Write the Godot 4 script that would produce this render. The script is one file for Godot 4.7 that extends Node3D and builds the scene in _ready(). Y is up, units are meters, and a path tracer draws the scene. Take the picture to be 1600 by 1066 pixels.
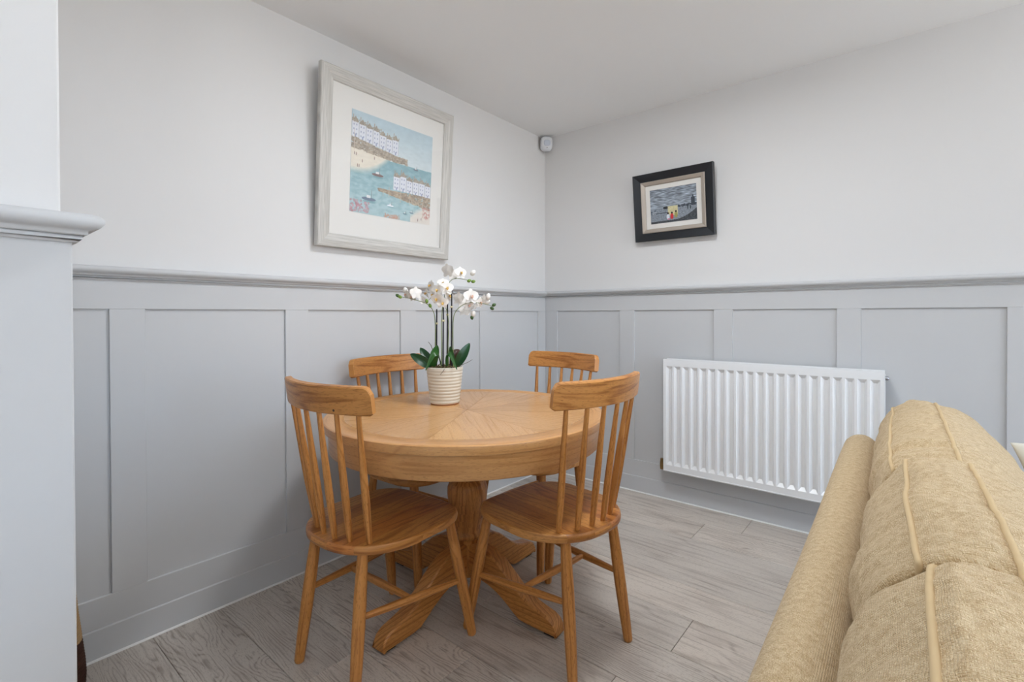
extends Node3D
# A dining corner: panelled walls, round oak table with four spindle chairs, radiator, beige sofa.
# Axes: the corner of the room is at x = 0, z = 0; the long wall is x = 0, the radiator wall is z = 0.

var M := {}                      # materials by name
var rng := RandomNumberGenerator.new()
const ROOM_X := 7.2
const ROOM_Z := 5.0
const CEIL := 2.4
# strength of the light sources
const SKY := 2.0
const E_FLOOR_A := 1.1
const E_FLOOR_B := 1.5
const E_TABLE := 1.22
const E_SOFA := 0.15
const LAMP_COLOUR := Color(0.955, 0.978, 1.0)
const EXPOSURE := 1.72
const NIB_Z := 2.723             # clad face of the wall stub

# ------------------------------------------------------------------ mesh helpers
func new_st() -> SurfaceTool:
	var st := SurfaceTool.new()
	st.begin(Mesh.PRIMITIVE_TRIANGLES)
	st.set_smooth_group(-1)
	return st

# one triangle whose front faces away from "inside"
func tri(st: SurfaceTool, a: Vector3, b: Vector3, c: Vector3, inside: Vector3, ua := Vector2.ZERO, ub := Vector2.ZERO, uc := Vector2.ZERO) -> void:
	var n := (a - c).cross(a - b)
	if n.length_squared() < 1e-20:
		return
	if n.dot((a + b + c) / 3.0 - inside) < 0.0:
		st.set_uv(ua); st.add_vertex(a); st.set_uv(uc); st.add_vertex(c); st.set_uv(ub); st.add_vertex(b)
	else:
		st.set_uv(ua); st.add_vertex(a); st.set_uv(ub); st.add_vertex(b); st.set_uv(uc); st.add_vertex(c)

func quad(st: SurfaceTool, a: Vector3, b: Vector3, c: Vector3, d: Vector3, inside: Vector3, ua := Vector2.ZERO, ub := Vector2.ZERO, uc := Vector2.ZERO, ud := Vector2.ZERO) -> void:
	tri(st, a, b, c, inside, ua, ub, uc)
	tri(st, a, c, d, inside, ua, uc, ud)

func mesh_of(st: SurfaceTool) -> ArrayMesh:
	st.generate_normals()
	return st.commit()

# box with chamfered edges; uv in metres with v along axis "grain" (0 x, 1 y, 2 z)
func add_box(st: SurfaceTool, c: Vector3, s: Vector3, bevel := 0.002, grain := 1, uvo := Vector2.ZERO) -> void:
	st.set_smooth_group(-1)
	var h := s * 0.5
	var b: float = minf(bevel, minf(h.x, minf(h.y, h.z)) * 0.9)
	var uvf := func(p: Vector3, ax: int) -> Vector2:
		var o := [0, 1, 2]
		o.erase(ax)
		var iu: int = o[0]
		var iv: int = o[1]
		if iu == grain:
			iu = o[1]
			iv = o[0]
		return Vector2(p[iu], p[iv]) + uvo
	var P := func(sx: int, sy: int, sz: int, ax: int) -> Vector3:
		var v := Vector3(sx * (h.x - b), sy * (h.y - b), sz * (h.z - b))
		v[ax] = [sx, sy, sz][ax] * h[ax]
		return v
	for ax in 3:
		for sg in [-1, 1]:
			var pts := []
			for q in [[-1, -1], [-1, 1], [1, 1], [1, -1]]:
				var g := [q[0], q[0], q[0]]
				g[ax] = sg
				g[(ax + 1) % 3] = q[0]
				g[(ax + 2) % 3] = q[1]
				pts.append(P.call(g[0], g[1], g[2], ax))
			quad(st, pts[0] + c, pts[1] + c, pts[2] + c, pts[3] + c, c, uvf.call(pts[0], ax), uvf.call(pts[1], ax), uvf.call(pts[2], ax), uvf.call(pts[3], ax))
		var a1 := (ax + 1) % 3
		var a2 := (ax + 2) % 3
		for s1 in [-1, 1]:
			for s2 in [-1, 1]:
				var g0 := [0, 0, 0]
				g0[a1] = s1
				g0[a2] = s2
				g0[ax] = -1
				var g1 := g0.duplicate()
				g1[ax] = 1
				var e0: Vector3 = P.call(g0[0], g0[1], g0[2], a1)
				var e1: Vector3 = P.call(g1[0], g1[1], g1[2], a1)
				var e2: Vector3 = P.call(g1[0], g1[1], g1[2], a2)
				var e3: Vector3 = P.call(g0[0], g0[1], g0[2], a2)
				quad(st, e0 + c, e1 + c, e2 + c, e3 + c, c, uvf.call(e0, a1), uvf.call(e1, a1), uvf.call(e2, a1), uvf.call(e3, a1))
	for sx in [-1, 1]:
		for sy in [-1, 1]:
			for sz in [-1, 1]:
				tri(st, P.call(sx, sy, sz, 0) + c, P.call(sx, sy, sz, 1) + c, P.call(sx, sy, sz, 2) + c, c)

func box_mesh(c: Vector3, s: Vector3, bevel := 0.002, grain := 1, uvo := Vector2.ZERO) -> ArrayMesh:
	var st := new_st()
	add_box(st, c, s, bevel, grain, uvo)
	return mesh_of(st)

# skin over rings of equal point count (closed rings); uv u round, v along
func add_loft(st: SurfaceTool, rings: Array, cap0 := true, cap1 := true, uvo := Vector2.ZERO, group := 1, closed := true) -> void:
	st.set_smooth_group(group)
	var n: int = rings[0].size()
	var cen := []
	for r in rings:
		var m := Vector3.ZERO
		for p in r:
			m += p
		cen.append(m / n)
	var us := []
	var big: int = rings.size() / 2
	var acc := 0.0
	for i in n + 1:
		us.append(acc)
		acc += rings[big][i % n].distance_to(rings[big][(i + 1) % n])
	var vs := []
	acc = 0.0
	for k in rings.size():
		if k > 0:
			acc += cen[k].distance_to(cen[k - 1])
		vs.append(acc)
	for k in rings.size() - 1:
		var inside: Vector3 = (cen[k] + cen[k + 1]) * 0.5
		for i in (n if closed else n - 1):
			var j: int = (i + 1) % n
			quad(st, rings[k][i], rings[k][j], rings[k + 1][j], rings[k + 1][i], inside,
				Vector2(us[i], vs[k]) + uvo, Vector2(us[i + 1], vs[k]) + uvo, Vector2(us[i + 1], vs[k + 1]) + uvo, Vector2(us[i], vs[k + 1]) + uvo)
	for e in [[cap0, 0, 1], [cap1, rings.size() - 1, rings.size() - 2]]:
		if e[0]:
			var r: Array = rings[e[1]]
			var ctr: Vector3 = cen[e[1]]
			var inside2: Vector3 = cen[e[2]]
			if inside2.distance_to(ctr) < 1e-6:
				inside2 = cen[rings.size() / 2]
			st.set_smooth_group(group + 10)
			for i in n:
				var j: int = (i + 1) % n
				var a: Vector3 = r[i]
				var b: Vector3 = r[j]
				tri(st, ctr, a, b, inside2, Vector2(0.1, 0.1) + uvo, Vector2(0.1 + a.x - ctr.x + a.y - ctr.y, 0.1 + a.z - ctr.z) + uvo, Vector2(0.1 + b.x - ctr.x + b.y - ctr.y, 0.1 + b.z - ctr.z) + uvo)

# round bar through points with a radius at each
func add_tube(st: SurfaceTool, pts: Array, radii: Array, segs := 12, uvo := Vector2.ZERO, caps := true) -> void:
	var rings := []
	var ref := Vector3.ZERO
	for i in pts.size():
		var d: Vector3
		if i == 0:
			d = pts[1] - pts[0]
		elif i == pts.size() - 1:
			d = pts[i] - pts[i - 1]
		else:
			d = (pts[i + 1] - pts[i]).normalized() + (pts[i] - pts[i - 1]).normalized()
		d = d.normalized()
		if i == 0:
			ref = d.cross(Vector3(0.31, 0.2, 0.93)).normalized()
			if absf(d.y) < 0.6:
				ref = d.cross(Vector3.UP).normalized()
		ref = (ref - d * ref.dot(d)).normalized()
		var bi := d.cross(ref)
		var ring := []
		for k in segs:
			var a := TAU * k / segs
			ring.append(pts[i] + (ref * cos(a) + bi * sin(a)) * radii[i])
		rings.append(ring)
	add_loft(st, rings, caps, caps, uvo)

func tube_mesh(pts: Array, radii: Array, segs := 12, uvo := Vector2.ZERO) -> ArrayMesh:
	var st := new_st()
	add_tube(st, pts, radii, segs, uvo)
	return mesh_of(st)

# straight turned bar from a to b; prof = [[t, radius], ...]
func turned(a: Vector3, b: Vector3, prof: Array, segs := 14, uvo := Vector2.ZERO) -> ArrayMesh:
	var pts := []
	var rad := []
	for q in prof:
		pts.append(a.lerp(b, q[0]))
		rad.append(q[1])
	return tube_mesh(pts, rad, segs, uvo)

# surface of revolution round y; prof = [Vector2(radius, y), ...] from the bottom up or closed
func add_lathe(st: SurfaceTool, prof: Array, segs := 48, at := Vector3.ZERO, uvo := Vector2.ZERO, sharp := 0.6, round_grain := false) -> void:
	# smooth groups change where the profile bends sharply
	var grp := 1
	var acc := 0.0
	for k in prof.size() - 1:
		var p: Vector2 = prof[k]
		var q: Vector2 = prof[k + 1]
		var l := p.distance_to(q)
		if k > 0:
			var d0: Vector2 = (p - prof[k - 1]).normalized()
			if absf(d0.angle_to((q - p).normalized())) > sharp:
				grp = 3 - grp
		st.set_smooth_group(grp)
		# outward is to the right of the walking direction (bottom to top)
		var out2 := Vector2((q - p).y, -(q - p).x).normalized()
		for i in segs:
			var a0 := TAU * i / segs
			var a1 := TAU * (i + 1) / segs
			var d := Vector3(cos((a0 + a1) / 2), 0, sin((a0 + a1) / 2))
			var v := func(w: Vector2, an: float) -> Vector3: return at + Vector3(cos(an) * w.x, w.y, sin(an) * w.x)
			var mid := (p + q) * 0.5 - out2 * 0.01
			var inside := at + d * mid.x + Vector3(0, mid.y, 0)
			var rr: float = maxf(p.x, q.x)
			var u0 := Vector2(a0 * rr, acc)
			var u1 := Vector2(a1 * rr, acc)
			var u2 := Vector2(a1 * rr, acc + l)
			var u3 := Vector2(a0 * rr, acc + l)
			if round_grain:
				u0 = Vector2(u0.y, u0.x); u1 = Vector2(u1.y, u1.x); u2 = Vector2(u2.y, u2.x); u3 = Vector2(u3.y, u3.x)
			quad(st, v.call(p, a0), v.call(p, a1), v.call(q, a1), v.call(q, a0), inside, u0 + uvo, u1 + uvo, u2 + uvo, u3 + uvo)
		acc += l

func lathe_mesh(prof: Array, segs := 48, uvo := Vector2.ZERO, sharp := 0.6, round_grain := false) -> ArrayMesh:
	var st := new_st()
	add_lathe(st, prof, segs, Vector3.ZERO, uvo, sharp, round_grain)
	return mesh_of(st)

# moulding: profile [Vector2(out, y)] carried along one stretch of a plan path with mitred ends
func moulding(path: Array, i: int, prof: Array) -> ArrayMesh:
	var st := new_st()
	st.set_smooth_group(-1)
	var off := func(k: int) -> Vector2:
		var n0 := Vector2.ZERO
		var n1 := Vector2.ZERO
		if k > 0:
			var d: Vector2 = (path[k] - path[k - 1]).normalized()
			n0 = Vector2(-d.y, d.x)
		if k < path.size() - 1:
			var d2: Vector2 = (path[k + 1] - path[k]).normalized()
			n1 = Vector2(-d2.y, d2.x)
		if n0 == Vector2.ZERO:
			return n1
		if n1 == Vector2.ZERO:
			return n0
		var m := (n0 + n1).normalized()
		return m / m.dot(n0)
	var o0: Vector2 = off.call(i)
	var o1: Vector2 = off.call(i + 1)
	var cy := 0.0
	var co := 0.0
	for q in prof:
		cy += q.y / prof.size()
		co += q.x / prof.size()
	var A := []
	var B := []
	for q in prof:
		var a: Vector2 = path[i] + o0 * q.x
		var b: Vector2 = path[i + 1] + o1 * q.x
		A.append(Vector3(a.x, q.y, a.y))
		B.append(Vector3(b.x, q.y, b.y))
	var ma: Vector2 = path[i] + o0 * co
	var mb: Vector2 = path[i + 1] + o1 * co
	var mid := (Vector3(ma.x, cy, ma.y) + Vector3(mb.x, cy, mb.y)) * 0.5
	for k in prof.size():
		var j: int = (k + 1) % prof.size()
		var smooth: bool = k > 0 and k < prof.size() - 1 and A[k].distance_to(A[j]) < 0.0125
		st.set_smooth_group(1 if smooth else -1)
		# outward from the axis of the moulding at the same place along its length
		var m: Vector3 = (A[k] + B[k] + A[j] + B[j]) * 0.25
		var axis := (B[k] - A[k]) as Vector3
		axis = axis.normalized()
		var ins: Vector3 = mid + axis * (m - mid).dot(axis)
		quad(st, A[k], B[k], B[j], A[j], ins)
	for e in [A, B]:
		var c := Vector3.ZERO
		for q in e:
			c += q / prof.size()
		st.set_smooth_group(-1)
		for k in prof.size():
			tri(st, c, e[k], e[(k + 1) % prof.size()], mid)
	return mesh_of(st)

# ------------------------------------------------------------------ node helpers
var used := {}
func numbered(called: String) -> String:
	var n: int = used.get(called, 0)
	used[called] = n + 1
	return called if n == 0 else "%s_%03d" % [called, n]

func part(called: String, mesh: Mesh, m: Material, parent: Node3D, label := "") -> MeshInstance3D:
	var o := MeshInstance3D.new()
	o.name = called
	o.mesh = mesh
	o.material_override = m
	o.cast_shadow = GeometryInstance3D.SHADOW_CASTING_SETTING_ON
	parent.add_child(o, true)
	if label != "":
		o.set_meta("label", label)
	return o

func thing(called: String, label: String, category: String, at := Vector3.ZERO, turn := 0.0, group := "") -> Node3D:
	var o := Node3D.new()
	o.name = numbered(called)
	add_child(o)
	o.position = at
	o.rotation.y = turn
	tag(o, label, category, group)
	return o

func tag(o: Node3D, label: String, category: String, group := "") -> void:
	o.set_meta("label", label)
	o.set_meta("category", category)
	if group != "":
		o.set_meta("group", group)

func structure(called: String, mesh: Mesh, m: Material, label: String, category: String) -> MeshInstance3D:
	var o := part(called, mesh, m, self, label)
	o.set_meta("kind", "structure")
	o.set_meta("category", category)
	return o

# ------------------------------------------------------------------ textures and materials
func noise_bytes(w: int, h: int, sx: int, sy: int, freq: float, sd: int, oct := 3, type := FastNoiseLite.TYPE_SIMPLEX_SMOOTH) -> PackedByteArray:
	var n := FastNoiseLite.new()
	n.noise_type = type
	n.seed = sd
	n.frequency = freq
	n.fractal_octaves = oct
	var im := n.get_seamless_image(w / sx, h / sy)
	im.convert(Image.FORMAT_L8)
	if sx > 1 or sy > 1:
		im.resize(w, h, Image.INTERPOLATE_CUBIC)
	return im.get_data()

func wood_image(w: int, h: int, sd: int, light: Color, dark: Color, pore_col: Color, rings: int, warp: float, ring_k: float, streak_k: float, pore_thr: int, blotch_k: float, stretch := 6) -> ImageTexture:
	var low := noise_bytes(w, h, 1, stretch, 0.0045, sd, 4)
	var fine := noise_bytes(w, h, 1, 32, 0.11, sd + 1, 2)
	var pore := noise_bytes(w, h, 1, 8, 0.42, sd + 2, 1)
	var blot := noise_bytes(w, h, 4, 8, 0.02, sd + 3, 2)
	var out := PackedByteArray()
	out.resize(w * h * 3)
	var i := 0
	var inv := 1.0 / 255.0
	for y in h:
		for x in w:
			var t: float = float(rings) * x / w + warp * low[i] * inv
			var r := 0.5 + 0.5 * sin(TAU * t)
			r = r * r * r * clampf(0.25 + 1.5 * fine[i] * inv, 0.0, 1.3)
			var k: float = ring_k * r + streak_k * (fine[i] * inv - 0.5) + blotch_k * (blot[i] * inv - 0.5)
			k = clampf(k, 0.0, 1.0)
			var c := light.lerp(dark, k)
			if pore[i] > pore_thr:
				c = c.lerp(pore_col, clampf((pore[i] - pore_thr) * 0.015, 0.0, 0.45))
			out[i * 3] = int(c.r * 255.0)
			out[i * 3 + 1] = int(c.g * 255.0)
			out[i * 3 + 2] = int(c.b * 255.0)
			i += 1
	return ImageTexture.create_from_image(Image.create_from_data(w, h, false, Image.FORMAT_RGB8, out))

func mat(c: Color, rough := 0.6, metal := 0.0) -> StandardMaterial3D:
	var m := StandardMaterial3D.new()
	m.albedo_color = c
	m.roughness = rough
	m.metallic = metal
	return m

func wood(tex: Texture2D, tint: Color, rough: float, scale := Vector3(2.0, 0.8333, 1.0)) -> StandardMaterial3D:
	var m := mat(tint, rough)
	m.albedo_texture = tex
	m.uv1_scale = scale
	return m

func paint(c: Color, rough: float) -> StandardMaterial3D:
	var m := mat(c, rough)
	m.metallic_specular = 0.25
	return m

func weave_images() -> Array:
	# chunky plain weave with uneven, slubby yarns
	var n := 768
	var yarn := 72
	var slub := noise_bytes(n, n, 16, 1, 0.35, 71, 1)       # long along x
	var slub2 := noise_bytes(n, n, 1, 16, 0.35, 77, 1)      # long along y
	var blot := noise_bytes(n, n, 2, 2, 0.03, 79, 3)
	var grit := noise_bytes(n, n, 1, 1, 0.35, 81, 2)
	var col := PackedByteArray()
	col.resize(n * n * 3)
	var hgt := PackedByteArray()
	hgt.resize(n * n)
	var a := Color(0.905, 0.825, 0.68)
	var b := Color(0.70, 0.57, 0.395)
	var i := 0
	for y in n:
		for x in n:
			var u := float(x) * yarn / n + (slub2[i] - 128) * 0.0022
			var v := float(y) * yarn / n + (slub[i] - 128) * 0.0022
			var fu := absf(fposmod(u, 1.0) - 0.5) * 2.0
			var fv := absf(fposmod(v, 1.0) - 0.5) * 2.0
			var over := (int(floor(u)) + int(floor(v))) % 2 == 0
			var hh: float
			var tone: float
			if over:
				hh = (1.0 - fv * fv) * (1.0 - 0.45 * fu * fu)
				tone = slub[i] / 255.0
			else:
				hh = (1.0 - fu * fu) * (1.0 - 0.45 * fv * fv) * 0.9
				tone = slub2[i] / 255.0
			var k := clampf((tone - 0.5) * 1.5 + 0.42 + (blot[i] / 255.0 - 0.5) * 0.55 + (grit[i] / 255.0 - 0.5) * 0.5, 0.0, 1.0)
			var c := a.lerp(b, k)
			col[i * 3] = int(c.r * 255)
			col[i * 3 + 1] = int(c.g * 255)
			col[i * 3 + 2] = int(c.b * 255)
			hgt[i] = int(clampf(hh * 0.75 + tone * 0.25, 0, 1) * 255)
			i += 1
	return [ImageTexture.create_from_image(Image.create_from_data(n, n, false, Image.FORMAT_RGB8, col)), ImageTexture.create_from_image(Image.create_from_data(n, n, false, Image.FORMAT_L8, hgt))]

func make_materials() -> void:
	M.wall = paint(Color(0.885, 0.882, 0.88), 0.95)
	M.ceiling = paint(Color(0.95, 0.95, 0.95), 0.95)
	M.panel = paint(Color(0.805, 0.808, 0.813), 0.60)
	M.caulk = mat(Color(0.93, 0.93, 0.92), 0.5)
	M.subfloor = mat(Color(0.22, 0.20, 0.19), 0.9)
	# grey oak-look planks
	M.plank = []
	# [seed, rings, warp, ring strength, streaks, stretch]: two figured boards, three straight ones
	var fl := [[11, 13, 6.5, 0.58, 0.50, 4], [23, 17, 5.0, 0.52, 0.50, 5], [37, 4, 1.6, 0.34, 0.60, 6], [53, 3, 2.2, 0.40, 0.55, 5], [67, 5, 1.0, 0.28, 0.65, 8]]
	for f in fl:
		var t := wood_image(256, 1024, f[0], Color(0.825, 0.785, 0.745), Color(0.62, 0.57, 0.525), Color(0.52, 0.47, 0.43), f[1], f[2], f[3], f[4], 190, 0.55, f[5])
		for k in 2:
			var m := mat([Color(1, 1, 1), Color(0.95, 0.955, 0.96)][k], 0.42)
			m.albedo_texture = t
			M.plank.append(m)
	# honey oak
	var oak := wood_image(512, 1024, 101, Color(0.80, 0.575, 0.335), Color(0.60, 0.375, 0.175), Color(0.47, 0.27, 0.12), 22, 3.2, 0.50, 0.55, 178, 0.5, 7)
	var oak2 := wood_image(512, 1024, 131, Color(0.80, 0.575, 0.335), Color(0.60, 0.375, 0.175), Color(0.47, 0.27, 0.12), 9, 4.6, 0.62, 0.5, 180, 0.5, 5)
	M.oak = wood(oak, Color(1, 0.97, 0.90), 0.40)
	M.oak_dark = wood(oak2, Color(0.86, 0.80, 0.72), 0.36)
	M.oak_light = wood(oak, Color(1.0, 1.0, 0.96), 0.36)
	M.oak_red = wood(oak2, Color(0.95, 0.86, 0.76), 0.36)
	M.crest = wood(oak2, Color(0.98, 0.95, 0.88), 0.38)
	var tt := wood_image(512, 1024, 151, Color(0.84, 0.65, 0.435), Color(0.71, 0.50, 0.295), Color(0.61, 0.405, 0.23), 16, 3.0, 0.40, 0.5, 185, 0.45, 8)
	M.table_rim = wood(tt, Color(0.99, 0.965, 0.93), 0.30)
	M.veneer = []
	for tint in [Color(1, 1, 1), Color(0.955, 0.95, 0.94), Color(0.985, 0.98, 0.97), Color(0.97, 0.965, 0.955)]:
		M.veneer.append(wood(tt, tint, 0.24))
	M.apron = M.table_rim
	M.pedestal = wood(oak2, Color(1, 0.97, 0.90), 0.34)
	M.foot = M.oak
	M.knot = mat(Color(0.20, 0.10, 0.05), 0.5)
	M.rubber = mat(Color(0.03, 0.03, 0.035), 0.7)
	# sofa cloth
	var wv := weave_images()
	M.cloth = mat(Color(1, 1, 1), 0.95)
	M.cloth.albedo_texture = wv[0]
	M.cloth.heightmap_enabled = true
	M.cloth.heightmap_texture = wv[1]
	M.cloth.heightmap_scale = 0.14
	M.cloth.uv1_scale = Vector3(5.0, 5.0, 1.0)
	M.cloth.rim_enabled = true
	M.cloth.rim = 0.25
	M.piping = mat(Color(0.81, 0.71, 0.55), 0.95)
	M.dark_wood = mat(Color(0.16, 0.10, 0.06), 0.5)
	M.pillow = mat(Color(0.86, 0.85, 0.81), 0.9)
	# metal, ceramics and plant
	M.radiator = mat(Color(0.955, 0.96, 0.965), 0.30)
	M.brass = mat(Color(0.60, 0.50, 0.34), 0.35, 0.9)
	M.chrome = mat(Color(0.72, 0.72, 0.74), 0.2, 1.0)
	M.white_plastic = mat(Color(0.88, 0.89, 0.91), 0.4)
	M.lens = mat(Color(0.80, 0.83, 0.88), 0.25)
	M.pot = mat(Color(0.885, 0.86, 0.80), 0.38)
	M.terracotta = mat(Color(0.72, 0.50, 0.36), 0.8)
	M.moss = mat(Color(0.42, 0.36, 0.24), 0.95)
	M.leaf = mat(Color(0.085, 0.26, 0.125), 0.32)
	M.leaf2 = mat(Color(0.16, 0.35, 0.12), 0.32)
	M.leaf3 = mat(Color(0.24, 0.13, 0.08), 0.4)
	M.stem = mat(Color(0.46, 0.52, 0.30), 0.5)
	M.twig = mat(Color(0.30, 0.24, 0.17), 0.7)
	M.stick = mat(Color(0.10, 0.10, 0.13), 0.45)
	M.tie = mat(Color(0.83, 0.80, 0.66), 0.6)
	M.petal = mat(Color(0.94, 0.925, 0.905), 0.6)
	M.petal.backlight_enabled = true
	M.petal.backlight = Color(0.35, 0.34, 0.32)
	M.lip = mat(Color(0.90, 0.75, 0.42), 0.55)
	M.lip2 = mat(Color(0.86, 0.70, 0.62), 0.55)
	M.bud = mat(Color(0.44, 0.56, 0.22), 0.45)
	M.bud_dark = mat(Color(0.25, 0.36, 0.17), 0.45)
	# pictures
	var fn := noise_bytes(256, 256, 1, 16, 0.12, 301, 2)
	var fi := Image.create_from_data(256, 256, false, Image.FORMAT_L8, fn)
	fi.convert(Image.FORMAT_RGB8)
	for y in 256:
		for x in 256:
			var k := fi.get_pixel(x, y).r
			fi.set_pixel(x, y, Color(0.80, 0.79, 0.77).lerp(Color(0.70, 0.69, 0.67), clampf((k - 0.3) * 1.6, 0, 1)))
	M.limed = mat(Color.WHITE, 0.6)
	M.limed.albedo_texture = ImageTexture.create_from_image(fi)
	M.limed.uv1_scale = Vector3(6, 2.5, 1)
	M.mount = mat(Color(0.90, 0.892, 0.875), 0.9)
	M.black_frame = mat(Color(0.085, 0.10, 0.125), 0.40)
	M.silver = mat(Color(0.70, 0.66, 0.615), 0.42, 0.35)
	M.glass = mat(Color(1, 1, 1, 0.04), 0.03)
	M.glass.transparency = BaseMaterial3D.TRANSPARENCY_ALPHA
	M.upvc = mat(Color(0.90, 0.90, 0.90), 0.4)
	# basket
	M.seagrass = mat(Color(0.66, 0.54, 0.38), 0.9)
	M.seagrass_dark = mat(Color(0.24, 0.125, 0.065), 0.9)

# ------------------------------------------------------------------ camera, sky, exposure
func make_camera_and_light() -> void:
	var cam := Camera3D.new()
	cam.name = "camera"
	add_child(cam)
	var yaw := deg_to_rad(39.54)
	var pitch := deg_to_rad(0.501)
	var roll := deg_to_rad(0.202)
	cam.position = Vector3(2.0585, 1.1276, 2.8777)
	cam.basis = Basis(Vector3.UP, yaw) * Basis(Vector3.RIGHT, -pitch) * Basis(Vector3.BACK, -roll)
	var near := 0.05
	cam.projection = Camera3D.PROJECTION_FRUSTUM
	cam.near = near
	cam.far = 60.0
	cam.size = 1066.0 / 759.8 * near
	cam.frustum_offset = Vector2(0.0, -(533.0 - 497.95) / 759.8 * near)
	cam.current = true

	var sky_mat := ProceduralSkyMaterial.new()
	sky_mat.sky_top_color = Color(0.70, 0.83, 0.99)
	sky_mat.sky_horizon_color = Color(0.84, 0.92, 1.0)
	sky_mat.ground_horizon_color = Color(0.80, 0.79, 0.77)
	sky_mat.ground_bottom_color = Color(0.80, 0.79, 0.77)
	sky_mat.sky_energy_multiplier = SKY
	sky_mat.ground_energy_multiplier = SKY
	var sky := Sky.new()
	sky.sky_material = sky_mat
	var env := Environment.new()
	env.background_mode = Environment.BG_SKY
	env.sky = sky
	env.tonemap_mode = Environment.TONE_MAPPER_LINEAR
	env.tonemap_exposure = EXPOSURE
	env.sdfgi_enabled = true
	env.ssao_enabled = true
	env.ssil_enabled = true
	var we := WorldEnvironment.new()
	we.name = "environment"
	we.environment = env
	add_child(we)

# ------------------------------------------------------------------ the room
const DADO := [Vector2(-0.010, 1.291), Vector2(0.022, 1.291), Vector2(0.030, 1.288), Vector2(0.035, 1.282), Vector2(0.035, 1.275), Vector2(0.030, 1.269), Vector2(0.022, 1.266), Vector2(0.017, 1.264), Vector2(0.017, 1.259), Vector2(0.012, 1.257), Vector2(0.010, 1.251), Vector2(0.006, 1.246), Vector2(-0.010, 1.246)]
const SKIRT := [Vector2(-0.010, 0.0), Vector2(0.005, 0.0), Vector2(0.005, 0.097), Vector2(0.002, 0.1005), Vector2(-0.010, 0.1005)]
const BEAD := [Vector2(0.0, 0.0), Vector2(0.0095, 0.0), Vector2(0.0085, 0.004), Vector2(0.0055, 0.0065), Vector2(0.0, 0.0065)]

# boards of wall panelling along one wall; frames = [[from, to], ...] of the sunk fields
func panelling(wall: MeshInstance3D, fields: Array, from: float, to: float, along_x: bool) -> void:
	var put := func(called: String, a: float, b: float, y0: float, y1: float) -> void:
		var c: Vector3
		var s: Vector3
		if along_x:
			c = Vector3((a + b) / 2, (y0 + y1) / 2, -0.006)
			s = Vector3(b - a, y1 - y0, 0.012)
		else:
			c = Vector3(-0.006, (y0 + y1) / 2, (a + b) / 2)
			s = Vector3(0.012, y1 - y0, b - a)
		part(called, box_mesh(c, s, 0.0012), M.panel, wall)
	put.call("top_rail", from, to, 1.15, 1.25)
	put.call("bottom_rail", from, to, 0.10, 0.20)
	var at := from
	for f in fields:
		if f[0] > at:
			put.call("stile", at, f[0], 0.20, 1.15)
		at = f[1]
	if at < to:
		put.call("stile", at, to, 0.20, 1.15)
	# the sunk backing of the fields
	if along_x:
		part("panel_backing", box_mesh(Vector3((from + to) / 2, 0.675, -0.012), Vector3(to - from, 1.15, 0.004), 0.0), M.panel, wall)
	else:
		part("panel_backing", box_mesh(Vector3(-0.012, 0.675, (from + to) / 2), Vector3(0.004, 1.15, to - from), 0.0), M.panel, wall)

func wall_with_opening(c0: Vector3, c1: Vector3, o0: Vector3, o1: Vector3) -> ArrayMesh:
	# slab from corner c0 to c1 with a through opening o0..o1 (same thickness), as four blocks
	var st := new_st()
	var thin_x: bool = absf(c1.x - c0.x) < absf(c1.z - c0.z)
	var blocks := []
	if thin_x:
		blocks = [[c0, Vector3(c1.x, c1.y, o0.z)], [Vector3(c0.x, c0.y, o1.z), c1], [Vector3(c0.x, c0.y, o0.z), Vector3(c1.x, o0.y, o1.z)], [Vector3(c0.x, o1.y, o0.z), Vector3(c1.x, c1.y, o1.z)]]
	else:
		blocks = [[c0, Vector3(o0.x, c1.y, c1.z)], [Vector3(o1.x, c0.y, c0.z), c1], [Vector3(o0.x, c0.y, c0.z), Vector3(o1.x, o0.y, c1.z)], [Vector3(o0.x, o1.y, c0.z), Vector3(o1.x, c1.y, c1.z)]]
	for b in blocks:
		var s: Vector3 = b[1] - b[0]
		if s.x > 0.001 and s.y > 0.001 and s.z > 0.001:
			add_box(st, (b[0] + b[1]) / 2, s, 0.0)
	return mesh_of(st)

func make_window(called: String, o0: Vector3, o1: Vector3, panes: int, label: String) -> void:
	# glazed frame filling the opening, leaves side by side
	var thin_x: bool = absf(o1.x - o0.x) < absf(o1.z - o0.z)
	var st := new_st()
	var mid := (o0 + o1) / 2
	var t := 0.07
	var f := 0.06
	var L: float = (o1.z - o0.z) if thin_x else (o1.x - o0.x)
	var H := o1.y - o0.y
	var at := func(s: float, y: float) -> Vector3: return Vector3(mid.x, y, o0.z + s) if thin_x else Vector3(o0.x + s, y, mid.z)
	var dims := func(s: float, y: float, d: float) -> Vector3: return Vector3(d, y, s) if thin_x else Vector3(s, y, d)
	add_box(st, at.call(L / 2, o0.y + f / 2), dims.call(L, f, t), 0.004)
	add_box(st, at.call(L / 2, o1.y - f / 2), dims.call(L, f, t), 0.004)
	for k in panes + 1:
		add_box(st, at.call(f / 2 + (L - f) * k / panes, mid.y), dims.call(f, H - 2 * f, t), 0.004)
	var w := structure(called, mesh_of(st), M.upvc, label, "window")
	for k in panes:
		var s0: float = f + (L - f) * k / panes
		var s1: float = (L - f) * (k + 1) / panes
		part("pane", box_mesh(at.call((s0 + s1) / 2, mid.y), dims.call(s1 - s0, H - 2 * f, 0.006), 0.0), M.glass, w)

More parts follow.
